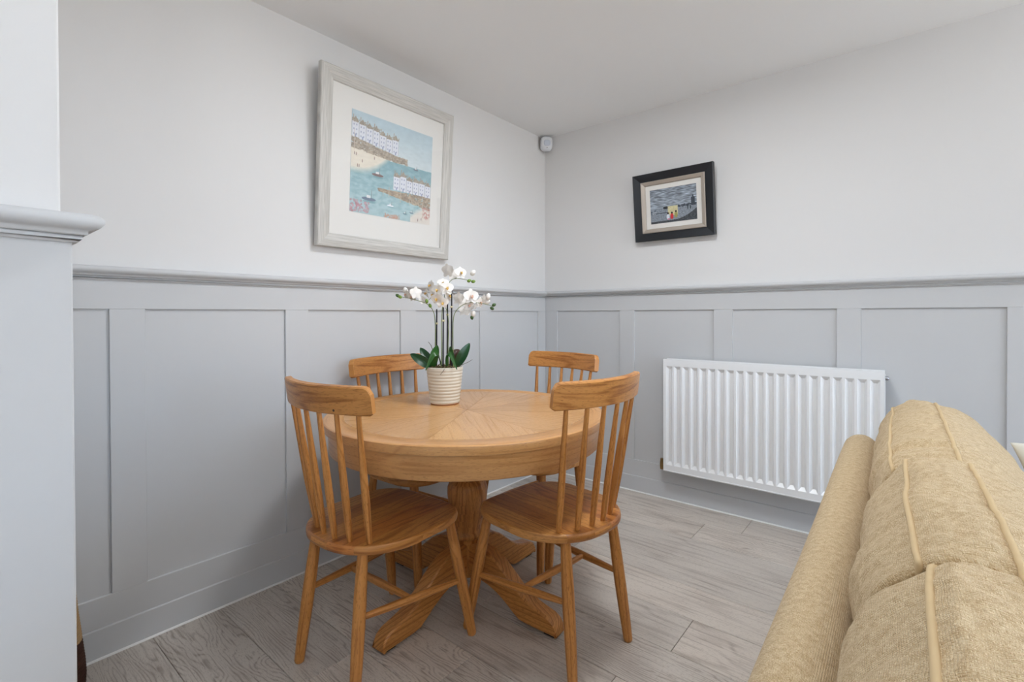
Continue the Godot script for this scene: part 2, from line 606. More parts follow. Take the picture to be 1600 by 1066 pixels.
func make_room() -> void:
	var th := 0.14
	# floor: a base with planks on it
	var floor_base := structure("floor", box_mesh(Vector3(ROOM_X / 2, -0.060, ROOM_Z / 2), Vector3(ROOM_X + 2 * th, 0.10, ROOM_Z + 2 * th), 0.0), M.subfloor, "grey oak-look plank floor running towards the long wall", "floor")
	make_planks(floor_base)
	structure("ceiling", box_mesh(Vector3(ROOM_X / 2, CEIL + 0.06, ROOM_Z / 2), Vector3(ROOM_X + 2 * th, 0.12, ROOM_Z + 2 * th), 0.0), M.ceiling, "plain white ceiling", "ceiling")
	# long wall x = 0
	var wl := structure("wall_left", box_mesh(Vector3(-0.011 - th / 2, CEIL / 2, ROOM_Z / 2), Vector3(th, CEIL + 0.02, ROOM_Z + 0.26), 0.0), M.wall, "white wall with pale grey panelling under a dado rail and the seaside picture", "wall")
	panelling(wl, [[0.09, 0.592], [0.693, 1.195], [1.294, 1.794], [1.896, 2.386], [2.484, 2.700]], 0.0, NIB_Z, false)
	# radiator wall z = 0
	var wb := structure("wall_back", box_mesh(Vector3(ROOM_X / 2, CEIL / 2, -0.011 - th / 2), Vector3(ROOM_X + 0.26, CEIL + 0.02, th), 0.0), M.wall, "white wall with pale grey panelling behind the radiator", "wall")
	panelling(wb, [[0.098, 0.588], [0.69, 1.178], [1.278, 1.766], [1.864, 2.360], [2.460, 2.950], [3.050, 3.540], [3.640, 4.130], [4.230, 4.720], [4.820, 5.310], [5.410, 5.900], [6.000, 6.490], [6.590, 7.080]], 0.0, ROOM_X, true)
	# the walls outside the picture
	var d0 := Vector3(ROOM_X, 0.06, 0.30)
	var d1 := Vector3(ROOM_X + th, 2.2, 3.9)
	structure("wall_right", wall_with_opening(Vector3(ROOM_X, -0.01, -0.14), Vector3(ROOM_X + th, CEIL + 0.01, ROOM_Z + 0.14), d0, d1), M.wall, "white wall with the garden doors", "wall")
	make_window("window_1", d0, d1, 3, "white framed glazed garden doors")
	var e0 := Vector3(4.6, 0.90, ROOM_Z)
	var e1 := Vector3(5.8, 2.1, ROOM_Z + th)
	structure("wall_front", wall_with_opening(Vector3(-0.14, -0.01, ROOM_Z), Vector3(ROOM_X + 0.14, CEIL + 0.01, ROOM_Z + th), e0, e1), M.wall, "white wall with an added window", "wall")
	make_window("window_2", e0, e1, 3, "added unseen white framed window behind the camera")  # second window, out of view, added to spread the daylight more evenly
	# wall stub by the camera, clad below its rail
	var nib := structure("wall_stub", box_mesh(Vector3(0.495, CEIL / 2, 2.80), Vector3(1.01, CEIL + 0.02, 0.130), 0.003), M.wall, "end of a white partition wall with grey cladding and a rail", "wall")
	part("cladding", box_mesh(Vector3(0.501, 0.64, 2.80), Vector3(1.022, 1.28, 0.154), 0.0025), M.panel, nib)
	# mouldings
	var path := [Vector2(0, NIB_Z), Vector2(0, 0), Vector2(ROOM_X, 0)]
	var dl := structure("trim_1", moulding(path, 0, DADO), M.panel, "grey dado rail along the long wall", "dado rail")
	var db := structure("trim_2", moulding(path, 1, DADO), M.panel, "grey dado rail along the radiator wall", "dado rail")
	var sl := structure("baseboard_left", moulding(path, 0, SKIRT), M.panel, "pale grey skirting board along the long wall", "skirting")
	var sb := structure("baseboard_back", moulding(path, 1, SKIRT), M.panel, "pale grey skirting board under the radiator", "skirting")
	part("sealant_bead", moulding(path, 0, BEAD), M.caulk, sl)
	part("sealant_bead", moulding(path, 1, BEAD), M.caulk, sb)
	var np := [Vector2(0.012, 2.877), Vector2(1.012, 2.877), Vector2(1.012, NIB_Z), Vector2(0.012, NIB_Z)]
	var rails := new_st()
	for i in 3:
		rails.append_from(moulding(np, i, DADO), 0, Transform3D())
	structure("trim_3", rails.commit(), M.panel, "grey dado rail wrapped round the wall stub", "dado rail")

func make_planks(base: MeshInstance3D) -> void:
	var wdt := 0.2155
	var lng := 0.918
	var joint := {0: 1.383, 1: 1.200, 2: 0.80, 3: 0.79, 4: 0.80, 5: 1.437, 6: 0.760, 7: 0.43, 8: 0.938, 9: 0.62, 10: 0.85, 11: 0.50}
	var cache := {}
	rng.seed = 77
	var rows := int(ceil(ROOM_Z / wdt))
	for r in rows:
		var z0 := r * wdt + (0.005 if r > 0 else 0.0)
		var z1: float = minf((r + 1) * wdt + 0.005, ROOM_Z)
		var j: float = joint.get(r, rng.randf() * lng)
		var x := fmod(j, lng) - lng
		while x < ROOM_X:
			var a: float = maxf(x, 0.0)
			var b: float = minf(x + lng, ROOM_X)
			x += lng
			if b - a < 0.01:
				continue
			var v := rng.randi() % 4
			var off := Vector2(rng.randf() * 0.3, rng.randf())
			var key := "%d_%d_%d" % [int((b - a) * 1000), int((z1 - z0) * 1000), v]
			var g := 0.0015
			if not cache.has(key):
				var st := new_st()
				var sx := b - a - g
				var sz := z1 - z0 - g
				add_plank(st, sx, sz, off, wdt, lng, v % 2 == 1)
				cache[key] = mesh_of(st)
			var pick := 4 + rng.randi() % 6
			if (r >= 8 and a < 1.2 and rng.randf() < 0.7) or rng.randf() < 0.12:
				pick = rng.randi() % 4
			var o := part("plank", cache[key], M.plank[pick], base)
			o.position = Vector3((a + b) / 2, -0.0045, (z0 + z1) / 2)

func add_plank(st: SurfaceTool, sx: float, sz: float, off: Vector2, wdt: float, lng: float, flip: bool) -> void:
	var hx := sx / 2
	var hz := sz / 2
	var bv := 0.0013
	var uv := func(p: Vector3) -> Vector2:
		var q := Vector2((p.z + hz) / wdt, (p.x + hx) / lng)
		if flip:
			q = Vector2(1.0 - q.x, -q.y)
		return q + Vector2(0.0, off.y)
	var ring := func(ix: float, y: float) -> Array: return [Vector3(-hx + ix, y, -hz + ix), Vector3(hx - ix, y, -hz + ix), Vector3(hx - ix, y, hz - ix), Vector3(-hx + ix, y, hz - ix)]
	var r0: Array = ring.call(0.0, -0.0045)
	var r1: Array = ring.call(0.0, 0.0045 - bv)
	var r2: Array = ring.call(bv, 0.0045)
	st.set_smooth_group(-1)
	for pr in [[r0, r1], [r1, r2]]:
		for i in 4:
			var k := (i + 1) % 4
			quad(st, pr[0][i], pr[0][k], pr[1][k], pr[1][i], Vector3(0, -0.01, 0), uv.call(pr[0][i]), uv.call(pr[0][k]), uv.call(pr[1][k]), uv.call(pr[1][i]))
	quad(st, r2[0], r2[1], r2[2], r2[3], Vector3(0, -1, 0), uv.call(r2[0]), uv.call(r2[1]), uv.call(r2[2]), uv.call(r2[3]))

# ------------------------------------------------------------------ table
const TABLE := Vector3(0.676, 0.0, 1.489)
const TOP := 0.745

func make_table() -> void:
	var t := thing("dining_table", "round oak pedestal dining table with a banded sunburst top", "table", TABLE, deg_to_rad(2.0))
	# rim band with an eased edge, closed underneath
	var rim := [Vector2(0.0, 0.714), Vector2(0.538, 0.714), Vector2(0.5415, 0.7155), Vector2(0.5425, 0.719), Vector2(0.5425, 0.7385), Vector2(0.5415, 0.7425), Vector2(0.538, 0.7445), Vector2(0.535, 0.745), Vector2(0.470, 0.745), Vector2(0.4695, 0.7446), Vector2(0.4695, 0.740), Vector2(0.0, 0.740)]
	part("top_rim", lathe_mesh(rim, 96, Vector2.ZERO, 0.75, true), M.table_rim, t)
	for k in 8:
		var st := new_st()
		var a0 := TAU * k / 8 + 0.0005 + deg_to_rad(17)
		var a1 := TAU * (k + 1) / 8 - 0.0005 + deg_to_rad(17)
		var am := (a0 + a1) / 2
		var R := 0.4690
		var gx := Vector2(cos(am), sin(am))
		var uvp := func(p: Vector3) -> Vector2:
			var q := Vector2(p.x, p.z)
			return Vector2(q.dot(Vector2(-gx.y, gx.x)) + 0.3 + 0.11 * k, q.dot(gx) + 0.13 * k)
		var c := Vector3(cos(am) * 0.002, 0.7448, sin(am) * 0.002)
		var steps := 12
		for i in steps:
			var b0 := lerpf(a0, a1, float(i) / steps)
			var b1 := lerpf(a0, a1, float(i + 1) / steps)
			var p0 := Vector3(cos(b0) * R, 0.7448, sin(b0) * R)
			var p1 := Vector3(cos(b1) * R, 0.7448, sin(b1) * R)
			tri(st, c, p0, p1, Vector3(0, 0, 0), uvp.call(c), uvp.call(p0), uvp.call(p1))
			quad(st, p0, p1, p1 - Vector3(0, 0.004, 0), p0 - Vector3(0, 0.004, 0), Vector3(0, 0.74, 0))
		for e in [a0, a1]:
			var p := Vector3(cos(e) * R, 0.7448, sin(e) * R)
			quad(st, c, p, p - Vector3(0, 0.004, 0), c - Vector3(0, 0.004, 0), Vector3(cos(am) * 0.25, 0.742, sin(am) * 0.25))
		part("veneer_segment", mesh_of(st), M.veneer[[0, 1, 2, 0, 3, 2, 1, 3][k]], t)
	var ap := [Vector2(0.500, 0.714), Vector2(0.500, 0.636), Vector2(0.503, 0.633), Vector2(0.519, 0.633), Vector2(0.5225, 0.636), Vector2(0.5225, 0.714)]
	part("apron", lathe_mesh(ap, 96, Vector2(0.1, 0.0), 0.9, true), M.apron, t)
	# turned column
	var col := [Vector2(0.0, 0.088), Vector2(0.043, 0.088), Vector2(0.046, 0.092), Vector2(0.046, 0.228), Vector2(0.047, 0.236), Vector2(0.056, 0.242), Vector2(0.060, 0.250), Vector2(0.058, 0.259), Vector2(0.0535, 0.264), Vector2(0.0535, 0.276), Vector2(0.057, 0.292), Vector2(0.064, 0.318), Vector2(0.071, 0.350), Vector2(0.0775, 0.385), Vector2(0.0805, 0.415), Vector2(0.079, 0.438), Vector2(0.072, 0.458), Vector2(0.060, 0.470), Vector2(0.056, 0.476), Vector2(0.062, 0.484), Vector2(0.064, 0.494), Vector2(0.060, 0.503), Vector2(0.052, 0.510), Vector2(0.050, 0.56), Vector2(0.056, 0.62), Vector2(0.066, 0.66), Vector2(0.07, 0.672)]
	part("column", lathe_mesh(col, 40, Vector2.ZERO, 0.9), M.pedestal, t)
	part("bearer", box_mesh(Vector3(0, 0.688, 0), Vector3(0.62, 0.052, 0.10), 0.004, 0), M.pedestal, t)
	part("bearer", box_mesh(Vector3(0, 0.694, 0), Vector3(0.10, 0.040, 0.62), 0.004, 2), M.pedestal, t)
	# four scrolled feet: outline (radius, height) given a thickness
	var top := [[0.035, 0.222], [0.085, 0.223], [0.13, 0.214], [0.175, 0.192], [0.215, 0.162], [0.255, 0.129], [0.295, 0.103], [0.335, 0.085], [0.375, 0.075], [0.405, 0.068], [0.425, 0.056], [0.434, 0.040], [0.436, 0.012]]
	var bot := [[0.035, 0.100], [0.085, 0.098], [0.13, 0.090], [0.175, 0.074], [0.215, 0.052], [0.25, 0.028], [0.275, 0.013], [0.30, 0.010], [0.335, 0.010], [0.37, 0.010], [0.40, 0.010], [0.42, 0.010], [0.434, 0.011]]
	var st2 := new_st()
	var rings := []
	for i in top.size():
		var hw := 0.029
		var a := Vector2(top[i][0], top[i][1])
		var b := Vector2(bot[i][0], bot[i][1])
		var e := 0.006
		var ring := []
		var up := (a - b).normalized() * e
		ring.append(Vector3(a.x, a.y, -hw + e))
		ring.append(Vector3(a.x, a.y, hw - e))
		ring.append(Vector3(a.x - up.x, a.y - up.y, hw))
		ring.append(Vector3(b.x + up.x, b.y + up.y, hw))
		ring.append(Vector3(b.x, b.y, hw - e))
		ring.append(Vector3(b.x, b.y, -hw + e))
		ring.append(Vector3(b.x + up.x, b.y + up.y, -hw))
		ring.append(Vector3(a.x - up.x, a.y - up.y, -hw))
		rings.append(ring)
	# flat-sided: each strip round the section gets its own smooth group
	for k in 8:
		st2.set_smooth_group(k + 1)
		for i in rings.size() - 1:
			var j := (k + 1) % 8
			var ins := Vector3.ZERO
			for q in 8:
				ins += (rings[i][q] + rings[i + 1][q]) / 16.0
			var A: Vector3 = rings[i][k]
			var B: Vector3 = rings[i][j]
			var C: Vector3 = rings[i + 1][j]
			var D: Vector3 = rings[i + 1][k]
			quad(st2, A, B, C, D, ins, Vector2(A.y + A.z, A.x), Vector2(B.y + B.z, B.x), Vector2(C.y + C.z, C.x), Vector2(D.y + D.z, D.x))
	var cap: Array = rings[rings.size() - 1]
	st2.set_smooth_group(20)
	for k in range(1, 7):
		tri(st2, cap[0], cap[k], cap[k + 1], Vector3(0.3, 0.03, 0))
	var fm := mesh_of(st2)
	var pad := box_mesh(Vector3(0.40, 0.005, 0), Vector3(0.045, 0.010, 0.035), 0.002)
	for k in 4:
		var f := part("foot", fm, M.foot, t)
		f.rotation.y = PI / 2 * k
		part("foot_pad", pad, M.rubber, f)

# ------------------------------------------------------------------ chairs
func seat_edge(x: float, back: bool) -> float:
	# outline of the seat at sideways distance x: front edge almost straight, back well rounded
	var hw := 0.222
	var q: float = clampf(absf(x) / hw, 0.0, 1.0)
	if back:
		return 0.235 * pow(1.0 - pow(q, 2.5), 1.0 / 2.1)
	return -0.218 * pow(1.0 - pow(q, 4.2), 1.0 / 3.2)

func make_chair() -> Node3D:
	var t := thing("dining_chair", "", "chair")
	var hs := 0.446
	var th := 0.027
	# seat: five glued boards
	var cuts := [-0.222, -0.142, -0.052, 0.034, 0.128, 0.222]
	var mats := [M.oak_light, M.oak_dark, M.oak, M.oak_red, M.crest]
	for b in 5:
		var st := new_st()
		var rings := []
		var n := 12
		for i in n + 1:
			var x := lerpf(cuts[b], cuts[b + 1], float(i) / n)
			if b == 0:
				x = lerpf(cuts[0], cuts[1], pow(float(i) / n, 2.0))
			if b == 4:
				x = lerpf(cuts[4], cuts[5], 1.0 - pow(1.0 - float(i) / n, 2.0))
			var xe: float = clampf(x, -0.2215, 0.2215)
			var zf := seat_edge(xe, false)
			var zb := seat_edge(xe, true)
			# ease the rim
			var rimd: float = clampf((0.222 - absf(x)) / 0.010, 0.0, 1.0)
			var hh := th * 0.5 * (0.55 + 0.45 * sqrt(1.0 - (1.0 - rimd) * (1.0 - rimd)))
			var mid := hs - th * 0.5
			var e: float = minf(0.008, (zb - zf) * 0.25)
			var yt := mid + hh
			var yb := mid - hh
			var ring := [Vector3(x, yt, zf + e * 1.6), Vector3(x, yt - e * 0.30, zf + e * 0.5), Vector3(x, mid, zf), Vector3(x, yb + e * 0.30, zf + e * 0.5), Vector3(x, yb, zf + e * 1.6)]
			ring += [Vector3(x, yb, zb - e), Vector3(x, yb + e * 0.30, zb - e * 0.3), Vector3(x, mid, zb), Vector3(x, yt - e * 0.30, zb - e * 0.3), Vector3(x, yt, zb - e)]
			rings.append(ring)
		# uv with v along the grain (front to back)
		var nn: int = rings[0].size()
		for i in n:
			for k in nn:
				var j := (k + 1) % nn
				st.set_smooth_group(2 if k == nn - 1 else (3 if k == 4 else 1))
				var ins := Vector3((rings[i][0].x + rings[i + 1][0].x) / 2 * 0.97, hs - th / 2, (rings[i][2].z + rings[i][7].z + rings[i + 1][2].z + rings[i + 1][7].z) / 4)
				var rim_face: bool = k != nn - 1 and k != 4
				var uvq := func(p: Vector3) -> Vector2:
					if rim_face:
						return Vector2(p.y + 0.23 * b, p.x + 0.6 * p.z + 0.4)
					return Vector2(p.x + 0.23 * b, p.z + 0.4 + 0.17 * b)
				quad(st, rings[i][k], rings[i][j], rings[i + 1][j], rings[i + 1][k], ins, uvq.call(rings[i][k]), uvq.call(rings[i][j]), uvq.call(rings[i + 1][j]), uvq.call(rings[i + 1][k]))
		for e in [0, n]:
			var c := Vector3.ZERO
			for q in rings[e]:
				c += q / nn
			st.set_smooth_group(-1)
			for k in nn:
				tri(st, c, rings[e][k], rings[e][(k + 1) % nn], Vector3((cuts[b] + cuts[b + 1]) / 2, hs - th / 2, 0), Vector2(0.1, 0.1), Vector2(0.1, 0.1 + rings[e][k].z), Vector2(0.12, 0.1 + rings[e][k].z))
		part("seat_board", mesh_of(st), mats[b], t)
	# legs
	var leg_prof := [[0.0, 0.0155], [0.12, 0.0172], [0.35, 0.0195], [0.55, 0.0195], [0.8, 0.0178], [0.97, 0.0155], [0.99, 0.0150], [1.0, 0.0125]]
	var tops := {}
	var bots := {}
	for s in [-1, 1]:
		for e in ["b", "f"]:
			var a := Vector3(s * (0.122 if e == "b" else 0.170), hs - th + 0.004, 0.168 if e == "b" else -0.150)
			var b := Vector3(s * (0.148 if e == "b" else 0.214), 0.0, 0.219 if e == "b" else -0.219)
			tops[e + str(s)] = a
			bots[e + str(s)] = b
			part("leg", turned(a, b, leg_prof, 16, Vector2(0.07 * (s + 2), 0.1 if e == "b" else 0.55)), M.oak, t)
	var on_leg := func(k: String, y: float) -> Vector3:
		var a: Vector3 = tops[k]
		var b: Vector3 = bots[k]
		return a.lerp(b, (a.y - y) / (a.y - b.y))
	var st_prof := [[0.0, 0.0085], [0.15, 0.0105], [0.5, 0.0135], [0.85, 0.0105], [1.0, 0.0085]]
	var mids := []
	for s in [-1, 1]:
		var a: Vector3 = on_leg.call("b" + str(s), 0.232)
		var b: Vector3 = on_leg.call("f" + str(s), 0.200)
		mids.append(a.lerp(b, 0.47))
		part("stretcher", turned(a, b, st_prof, 12, Vector2(0.03, 0.2 * (s + 2))), M.oak, t)
	part("stretcher", turned(mids[0], mids[1], st_prof, 12, Vector2(0.2, 0.6)), M.oak, t)
	# spindles
	var sp_prof := [[0.0, 0.0082], [0.12, 0.0100], [0.32, 0.0118], [0.55, 0.0108], [0.8, 0.0085], [1.0, 0.0070]]
	for i in 6:
		var q := (i - 2.5) / 2.5
		var a := Vector3(q * 0.143, hs - 0.004, 0.202 - 0.043 * q * q)
		var b := Vector3(q * 0.176, 0.852, 0.258 - 0.038 * q * q)
		part("spindle", turned(a, b, sp_prof, 12, Vector2(0.06 * i, 0.09 * i)), M.oak, t)
	# top rail: a bent board with rounded upper corners
	var st3 := new_st()
	var rr := []
	var ns := 36
	var lean := Vector3(0, 1, 0.135).normalized()
	for i in ns + 1:
		var q := -1.0 + 2.0 * i / ns
		q = sin(q * PI / 2.0) * 0.35 + q * 0.65
		var x := q * 0.221
		var tt := x / 0.176
		var p := Vector3(x, 0.843, 0.258 - 0.038 * tt * tt)
		var tang := Vector3(1, 0, -0.038 * 2 * tt / 0.176).normalized()
		var nrm := tang.cross(lean).normalized()      # thickness direction
		var dend: float = 0.221 - absf(x)
		var ht := 0.084
		var lowr := 0.0
		if dend < 0.022:
			var w := 1.0 - dend / 0.022
			ht -= 0.022 * (1.0 - sqrt(maxf(0.0, 1.0 - w * w)))
		if dend < 0.006:
			var w2 := 1.0 - dend / 0.006
			lowr = 0.006 * (1.0 - sqrt(maxf(0.0, 1.0 - w2 * w2)))
		var hw := 0.0115
		var e := 0.0035
		var ring := []
		for c in [[-1, 0], [-1, 1], [1, 1], [1, 0]]:
			var yb: float = (lowr if c[1] == 0 else ht)
			var sy: float = (1.0 if c[1] == 0 else -1.0)
			var o1: Vector3 = p + nrm * (c[0] * hw) + lean * (yb + sy * e)
			var o2: Vector3 = p + nrm * (c[0] * (hw - e)) + lean * yb
			if c == [-1, 0] or c == [1, 1]:
				ring.append(o2); ring.append(o1)
			else:
				ring.append(o1); ring.append(o2)
		rr.append(ring)
	for k in 8:
		st3.set_smooth_group(k + 1)
		var j := (k + 1) % 8
		for i in ns:
			var ins := Vector3.ZERO
			for q in 8:
				ins += (rr[i][q] + rr[i + 1][q]) / 16.0
			var uvc := func(p: Vector3) -> Vector2: return Vector2(p.y + p.z * 0.3, p.x + 0.3)
			quad(st3, rr[i][k], rr[i][j], rr[i + 1][j], rr[i + 1][k], ins, uvc.call(rr[i][k]), uvc.call(rr[i][j]), uvc.call(rr[i + 1][j]), uvc.call(rr[i + 1][k]))
	for e in [0, ns]:
		st3.set_smooth_group(-1)
		for k in range(1, 7):
			tri(st3, rr[e][0], rr[e][k], rr[e][k + 1], Vector3(0, 0.885, 0.22))
	part("top_rail", mesh_of(st3), M.crest, t)
	return t

func make_chairs() -> void:
	var spots := [
		[Vector3(0.658, 0, 1.883), 2.8, "oak spindle-back dining chair facing the radiator wall, a dark knot in its top rail"],
		[Vector3(1.066, 0, 1.456), 82.5, "oak spindle-back dining chair standing with its back to the beige sofa"],
		[Vector3(0.304, 0, 1.424), -86.6, "oak spindle-back dining chair pushed up to the long wall under the seaside picture"],
		[Vector3(0.634, 0, 0.975), 175.9, "oak spindle-back dining chair on the radiator wall side of the table"],
	]
	var proto := make_chair()
	for i in spots.size():
		var o: Node3D = proto
		if i > 0:
			o = proto.duplicate()
			o.name = numbered("dining_chair")
			add_child(o)
		o.position = spots[i][0]
		o.rotation.y = deg_to_rad(spots[i][1])
		tag(o, spots[i][2], "chair", "oak dining chairs round the table")
	# the knot in the first chair's top rail
	var kn := new_st()
	var ring := []
	var ring2 := []
	for k in 12:
		var a := TAU * k / 12
		ring.append(Vector3(0.118 + cos(a) * 0.0055, 0.856 + sin(a) * 0.0035, 0.2605 + 0.0002))
		ring2.append(Vector3(0.118 + cos(a) * 0.0030, 0.856 + sin(a) * 0.0018, 0.2605 + 0.0007))
	add_loft(kn, [ring, ring2], true, true)
	part("knot", mesh_of(kn), M.knot, proto, "dark knot in the top rail")

# ------------------------------------------------------------------ orchid
func petal_mesh(len: float, wid: float, cup: float, tip: float) -> ArrayMesh:
	# petal lying in the xy plane from the origin along +y, cupped towards +z
	var st := new_st()
	st.set_smooth_group(1)
	var nu := 7
	var nv := 6
	var P := func(i: int, j: int) -> Vector3:
		var u := float(i) / nu
		var w := -1.0 + 2.0 * j / nv
		var half := wid * pow(sin(PI * pow(u, tip) * 0.93 + 0.06), 0.7)
		return Vector3(w * half, u * len, cup * (w * w * 0.6 * half / wid + sin(u * 2.6) * 0.8))
	for i in nu:
		for j in nv:
			var a: Vector3 = P.call(i, j)
			var b: Vector3 = P.call(i, j + 1)
			var c: Vector3 = P.call(i + 1, j + 1)
			var d: Vector3 = P.call(i + 1, j)
			quad(st, a, b, c, d, (a + c) / 2 - Vector3(0, 0, 1))
	return mesh_of(st)

func make_orchid() -> void:
	var s := 362.8
	var t := thing("potted_orchid", "white orchid in a ribbed cream pot on the table", "plant", Vector3(0.500, TOP, 1.447), deg_to_rad(39.54))
	var at := func(px: float, py: float, z := 0.0) -> Vector3: return Vector3((px - 694.5) / s, 0.158 + (574.0 - py) / s, z)
	# pot
	var prof := [Vector2(0.0, 0.003), Vector2(0.058, 0.003)]
	var foot := [Vector2(0.0, 0.0), Vector2(0.057, 0.0), Vector2(0.0605, 0.002), Vector2(0.0610, 0.005)]
	var n := 11
	for k in n:
		var y0 := 0.005 + 0.150 * k / n
		for q in 6:
			var f := float(q) / 6
			var y := y0 + 0.150 / n * f
			var r := 0.0612 + 0.0165 * pow(y / 0.158, 0.9)
			prof.append(Vector2(r + 0.0021 * (sin(PI * f) - 0.35), y))
	prof += [Vector2(0.0785, 0.1555), Vector2(0.0785, 0.1580), Vector2(0.0765, 0.1595), Vector2(0.0735, 0.1580), Vector2(0.0720, 0.150), Vector2(0.0, 0.146)]
	part("pot", lathe_mesh(prof, 56, Vector2.ZERO, 1.2), M.pot, t)
	part("pot_foot", lathe_mesh(foot, 48, Vector2.ZERO, 1.2), M.terracotta, t)
	# moss
	rng.seed = 9
	var ms := new_st()
	for k in 46:
		var a := rng.randf() * TAU
		var r := 0.066 * sqrt(rng.randf())
		var p := Vector3(cos(a) * r, 0.149 + rng.randf() * 0.006, sin(a) * r)
		var d := Vector3(rng.randf() - 0.5, (rng.randf() - 0.3) * 0.5, rng.randf() - 0.5).normalized() * 0.022
		add_tube(ms, [p - d, p + Vector3(0, 0.006, 0), p + d], [0.0012, 0.0026, 0.0012], 5)
	var mo := part("moss", mesh_of(ms), M.moss, t)
	mo.set_meta("kind", "stuff")
	# leaves: [px tip x, py tip y, depth of tip, base x, width, material]
	var leaves := [
		[641, 554, 0.00, 674, 0.021, M.leaf, 0.0], [655, 545, -0.02, 676, 0.020, M.leaf, 0.0], [685, 540, 0.03, 676, 0.019, M.leaf2, 0.2],
		[670, 576, 0.082, 690, 0.019, M.leaf2, 1.25], [733, 538, -0.02, 712, 0.021, M.leaf, 0.0], [717, 575, 0.080, 699, 0.019, M.leaf2, 1.25],
		[716, 548, -0.03, 704, 0.017, M.leaf3, 0.3]]
	for L in leaves:
		var a: Vector3 = at.call(float(L[3]), 575.0, L[2] * 0.2)
		var b: Vector3 = at.call(float(L[0]), float(L[1]), L[2])
		var d := b - a
		var up := d.normalized()
		var side := up.cross(Vector3(0.12, 0.25, 1.0)).normalized()
		var fwd := side.cross(up).normalized()
		var arch: float = L[6]
		# an arched blade from a to b
		var st := new_st()
		var nu := 14
		var nv := 8
		var W: float = L[4]
		var P := func(i: int, j: int, back: float) -> Vector3:
			var u := float(i) / nu
			var w := -1.0 + 2.0 * j / nv
			var half := W * pow(maxf(0.0, sin(PI * pow(u * 0.96 + 0.03, 0.85))), 0.62)
			var c := a + d * u + Vector3(0, 1, 0) * (sin(PI * u) * arch * 0.055) + fwd * (sin(PI * u) * 0.010)
			return c + side * (w * half) + fwd * (absf(w) * half * 0.38 - back)
		for sd in [0.0, 0.0015]:
			st.set_smooth_group(1 if sd == 0.0 else 2)
			for i in nu:
				for j in nv:
					var A: Vector3 = P.call(i, j, sd)
					var B: Vector3 = P.call(i, j + 1, sd)
					var C: Vector3 = P.call(i + 1, j + 1, sd)
					var D: Vector3 = P.call(i + 1, j, sd)
					quad(st, A, B, C, D, (A + C) / 2 + fwd * (-0.01 if sd == 0.0 else 0.01))
		part("leaf", mesh_of(st), L[5], t)
	# support sticks with ties
	for k in [[682.0, 484.0, -0.010], [693.7, 478.0, 0.015], [698.9, 466.0, -0.012], [706.6, 450.0, 0.012]]:
		var a: Vector3 = at.call(k[0] - 1.0, 578.0, k[2])
		var b: Vector3 = at.call(k[0], k[1], k[2])
		part("support_stick", tube_mesh([a, a.lerp(b, 0.5), b], [0.0034, 0.0034, 0.0030], 8), M.stick, t)
		var m := a.lerp(b, 0.76)
		part("tie", tube_mesh([m - Vector3(0.006, 0, 0), m + Vector3(0, 0, 0.0), m + Vector3(0.006, 0, 0)], [0.003, 0.0055, 0.003], 8), M.tie, t)
	# flower stems: pixel paths along the spray
	var stems := [
		[[679.5, 578, 0.0], [680, 540, 0.0], [680, 505, 0.0], [677, 487, 0.0], [668, 476, 0.005], [655, 471, 0.01], [641, 467, 0.015], [625, 464, 0.015]],
		[[709, 578, 0.02], [708.5, 540, 0.02], [709, 502, 0.02], [713, 488, 0.02], [722, 479, 0.02], [735, 474, 0.02], [752, 475, 0.02], [771, 480, 0.02]],
		[[690.5, 578, 0.02], [691, 540, 0.02], [691, 500, 0.02], [694, 470, 0.015], [700, 450, 0.01], [704, 440, 0.0], [714, 436, 0.0], [737, 440, 0.0]],
		[[700.5, 578, 0.0], [700, 540, 0.0], [701, 505, 0.0], [696, 480, 0.0], [686, 466, 0.02], [678, 462, 0.02], [673, 470, 0.03]]]
	for sp in stems:
		var pts := []
		for q in sp:
			pts.append(at.call(float(q[0]), float(q[1]), q[2]))
		var cv := Curve3D.new()
		for i in pts.size():
			var tn := Vector3.ZERO
			if i > 0 and i < pts.size() - 1:
				tn = (pts[i + 1] - pts[i - 1]) / 6.0
			cv.add_point(pts[i], -tn, tn)
		var dense := []
		var rad := []
		var L := cv.get_baked_length()
		for i in 31:
			dense.append(cv.sample_baked(L * i / 30.0, true))
			rad.append(lerpf(0.0023, 0.0011, i / 30.0))
		part("stem", tube_mesh(dense, rad, 7), M.stem, t)
	for tw in [[[713, 574, 0.03], [722, 570, 0.04], [732, 566, 0.04], [739, 562, 0.03]], [[676, 548, 0.0], [673, 540, 0.0], [669, 535, 0.0]], [[699, 572, 0.07], [697, 577, 0.083], [692, 583, 0.084]]]:
		var pts := []
		var rad := []
		for q in tw:
			pts.append(at.call(float(q[0]), float(q[1]), q[2]))
			rad.append(0.0016 - 0.0008 * pts.size() / tw.size())
		part("root_twig", tube_mesh(pts, rad, 6), M.twig, t)
	# flowers: [px, py, z, size, turn (deg to the side), tilt (deg), colour of the lip]
	var big := petal_mesh(0.031, 0.0185, 0.004, 0.62)
	var slim := petal_mesh(0.030, 0.0115, 0.003, 0.80)
	var lipm := petal_mesh(0.014, 0.0065, 0.005, 0.9)
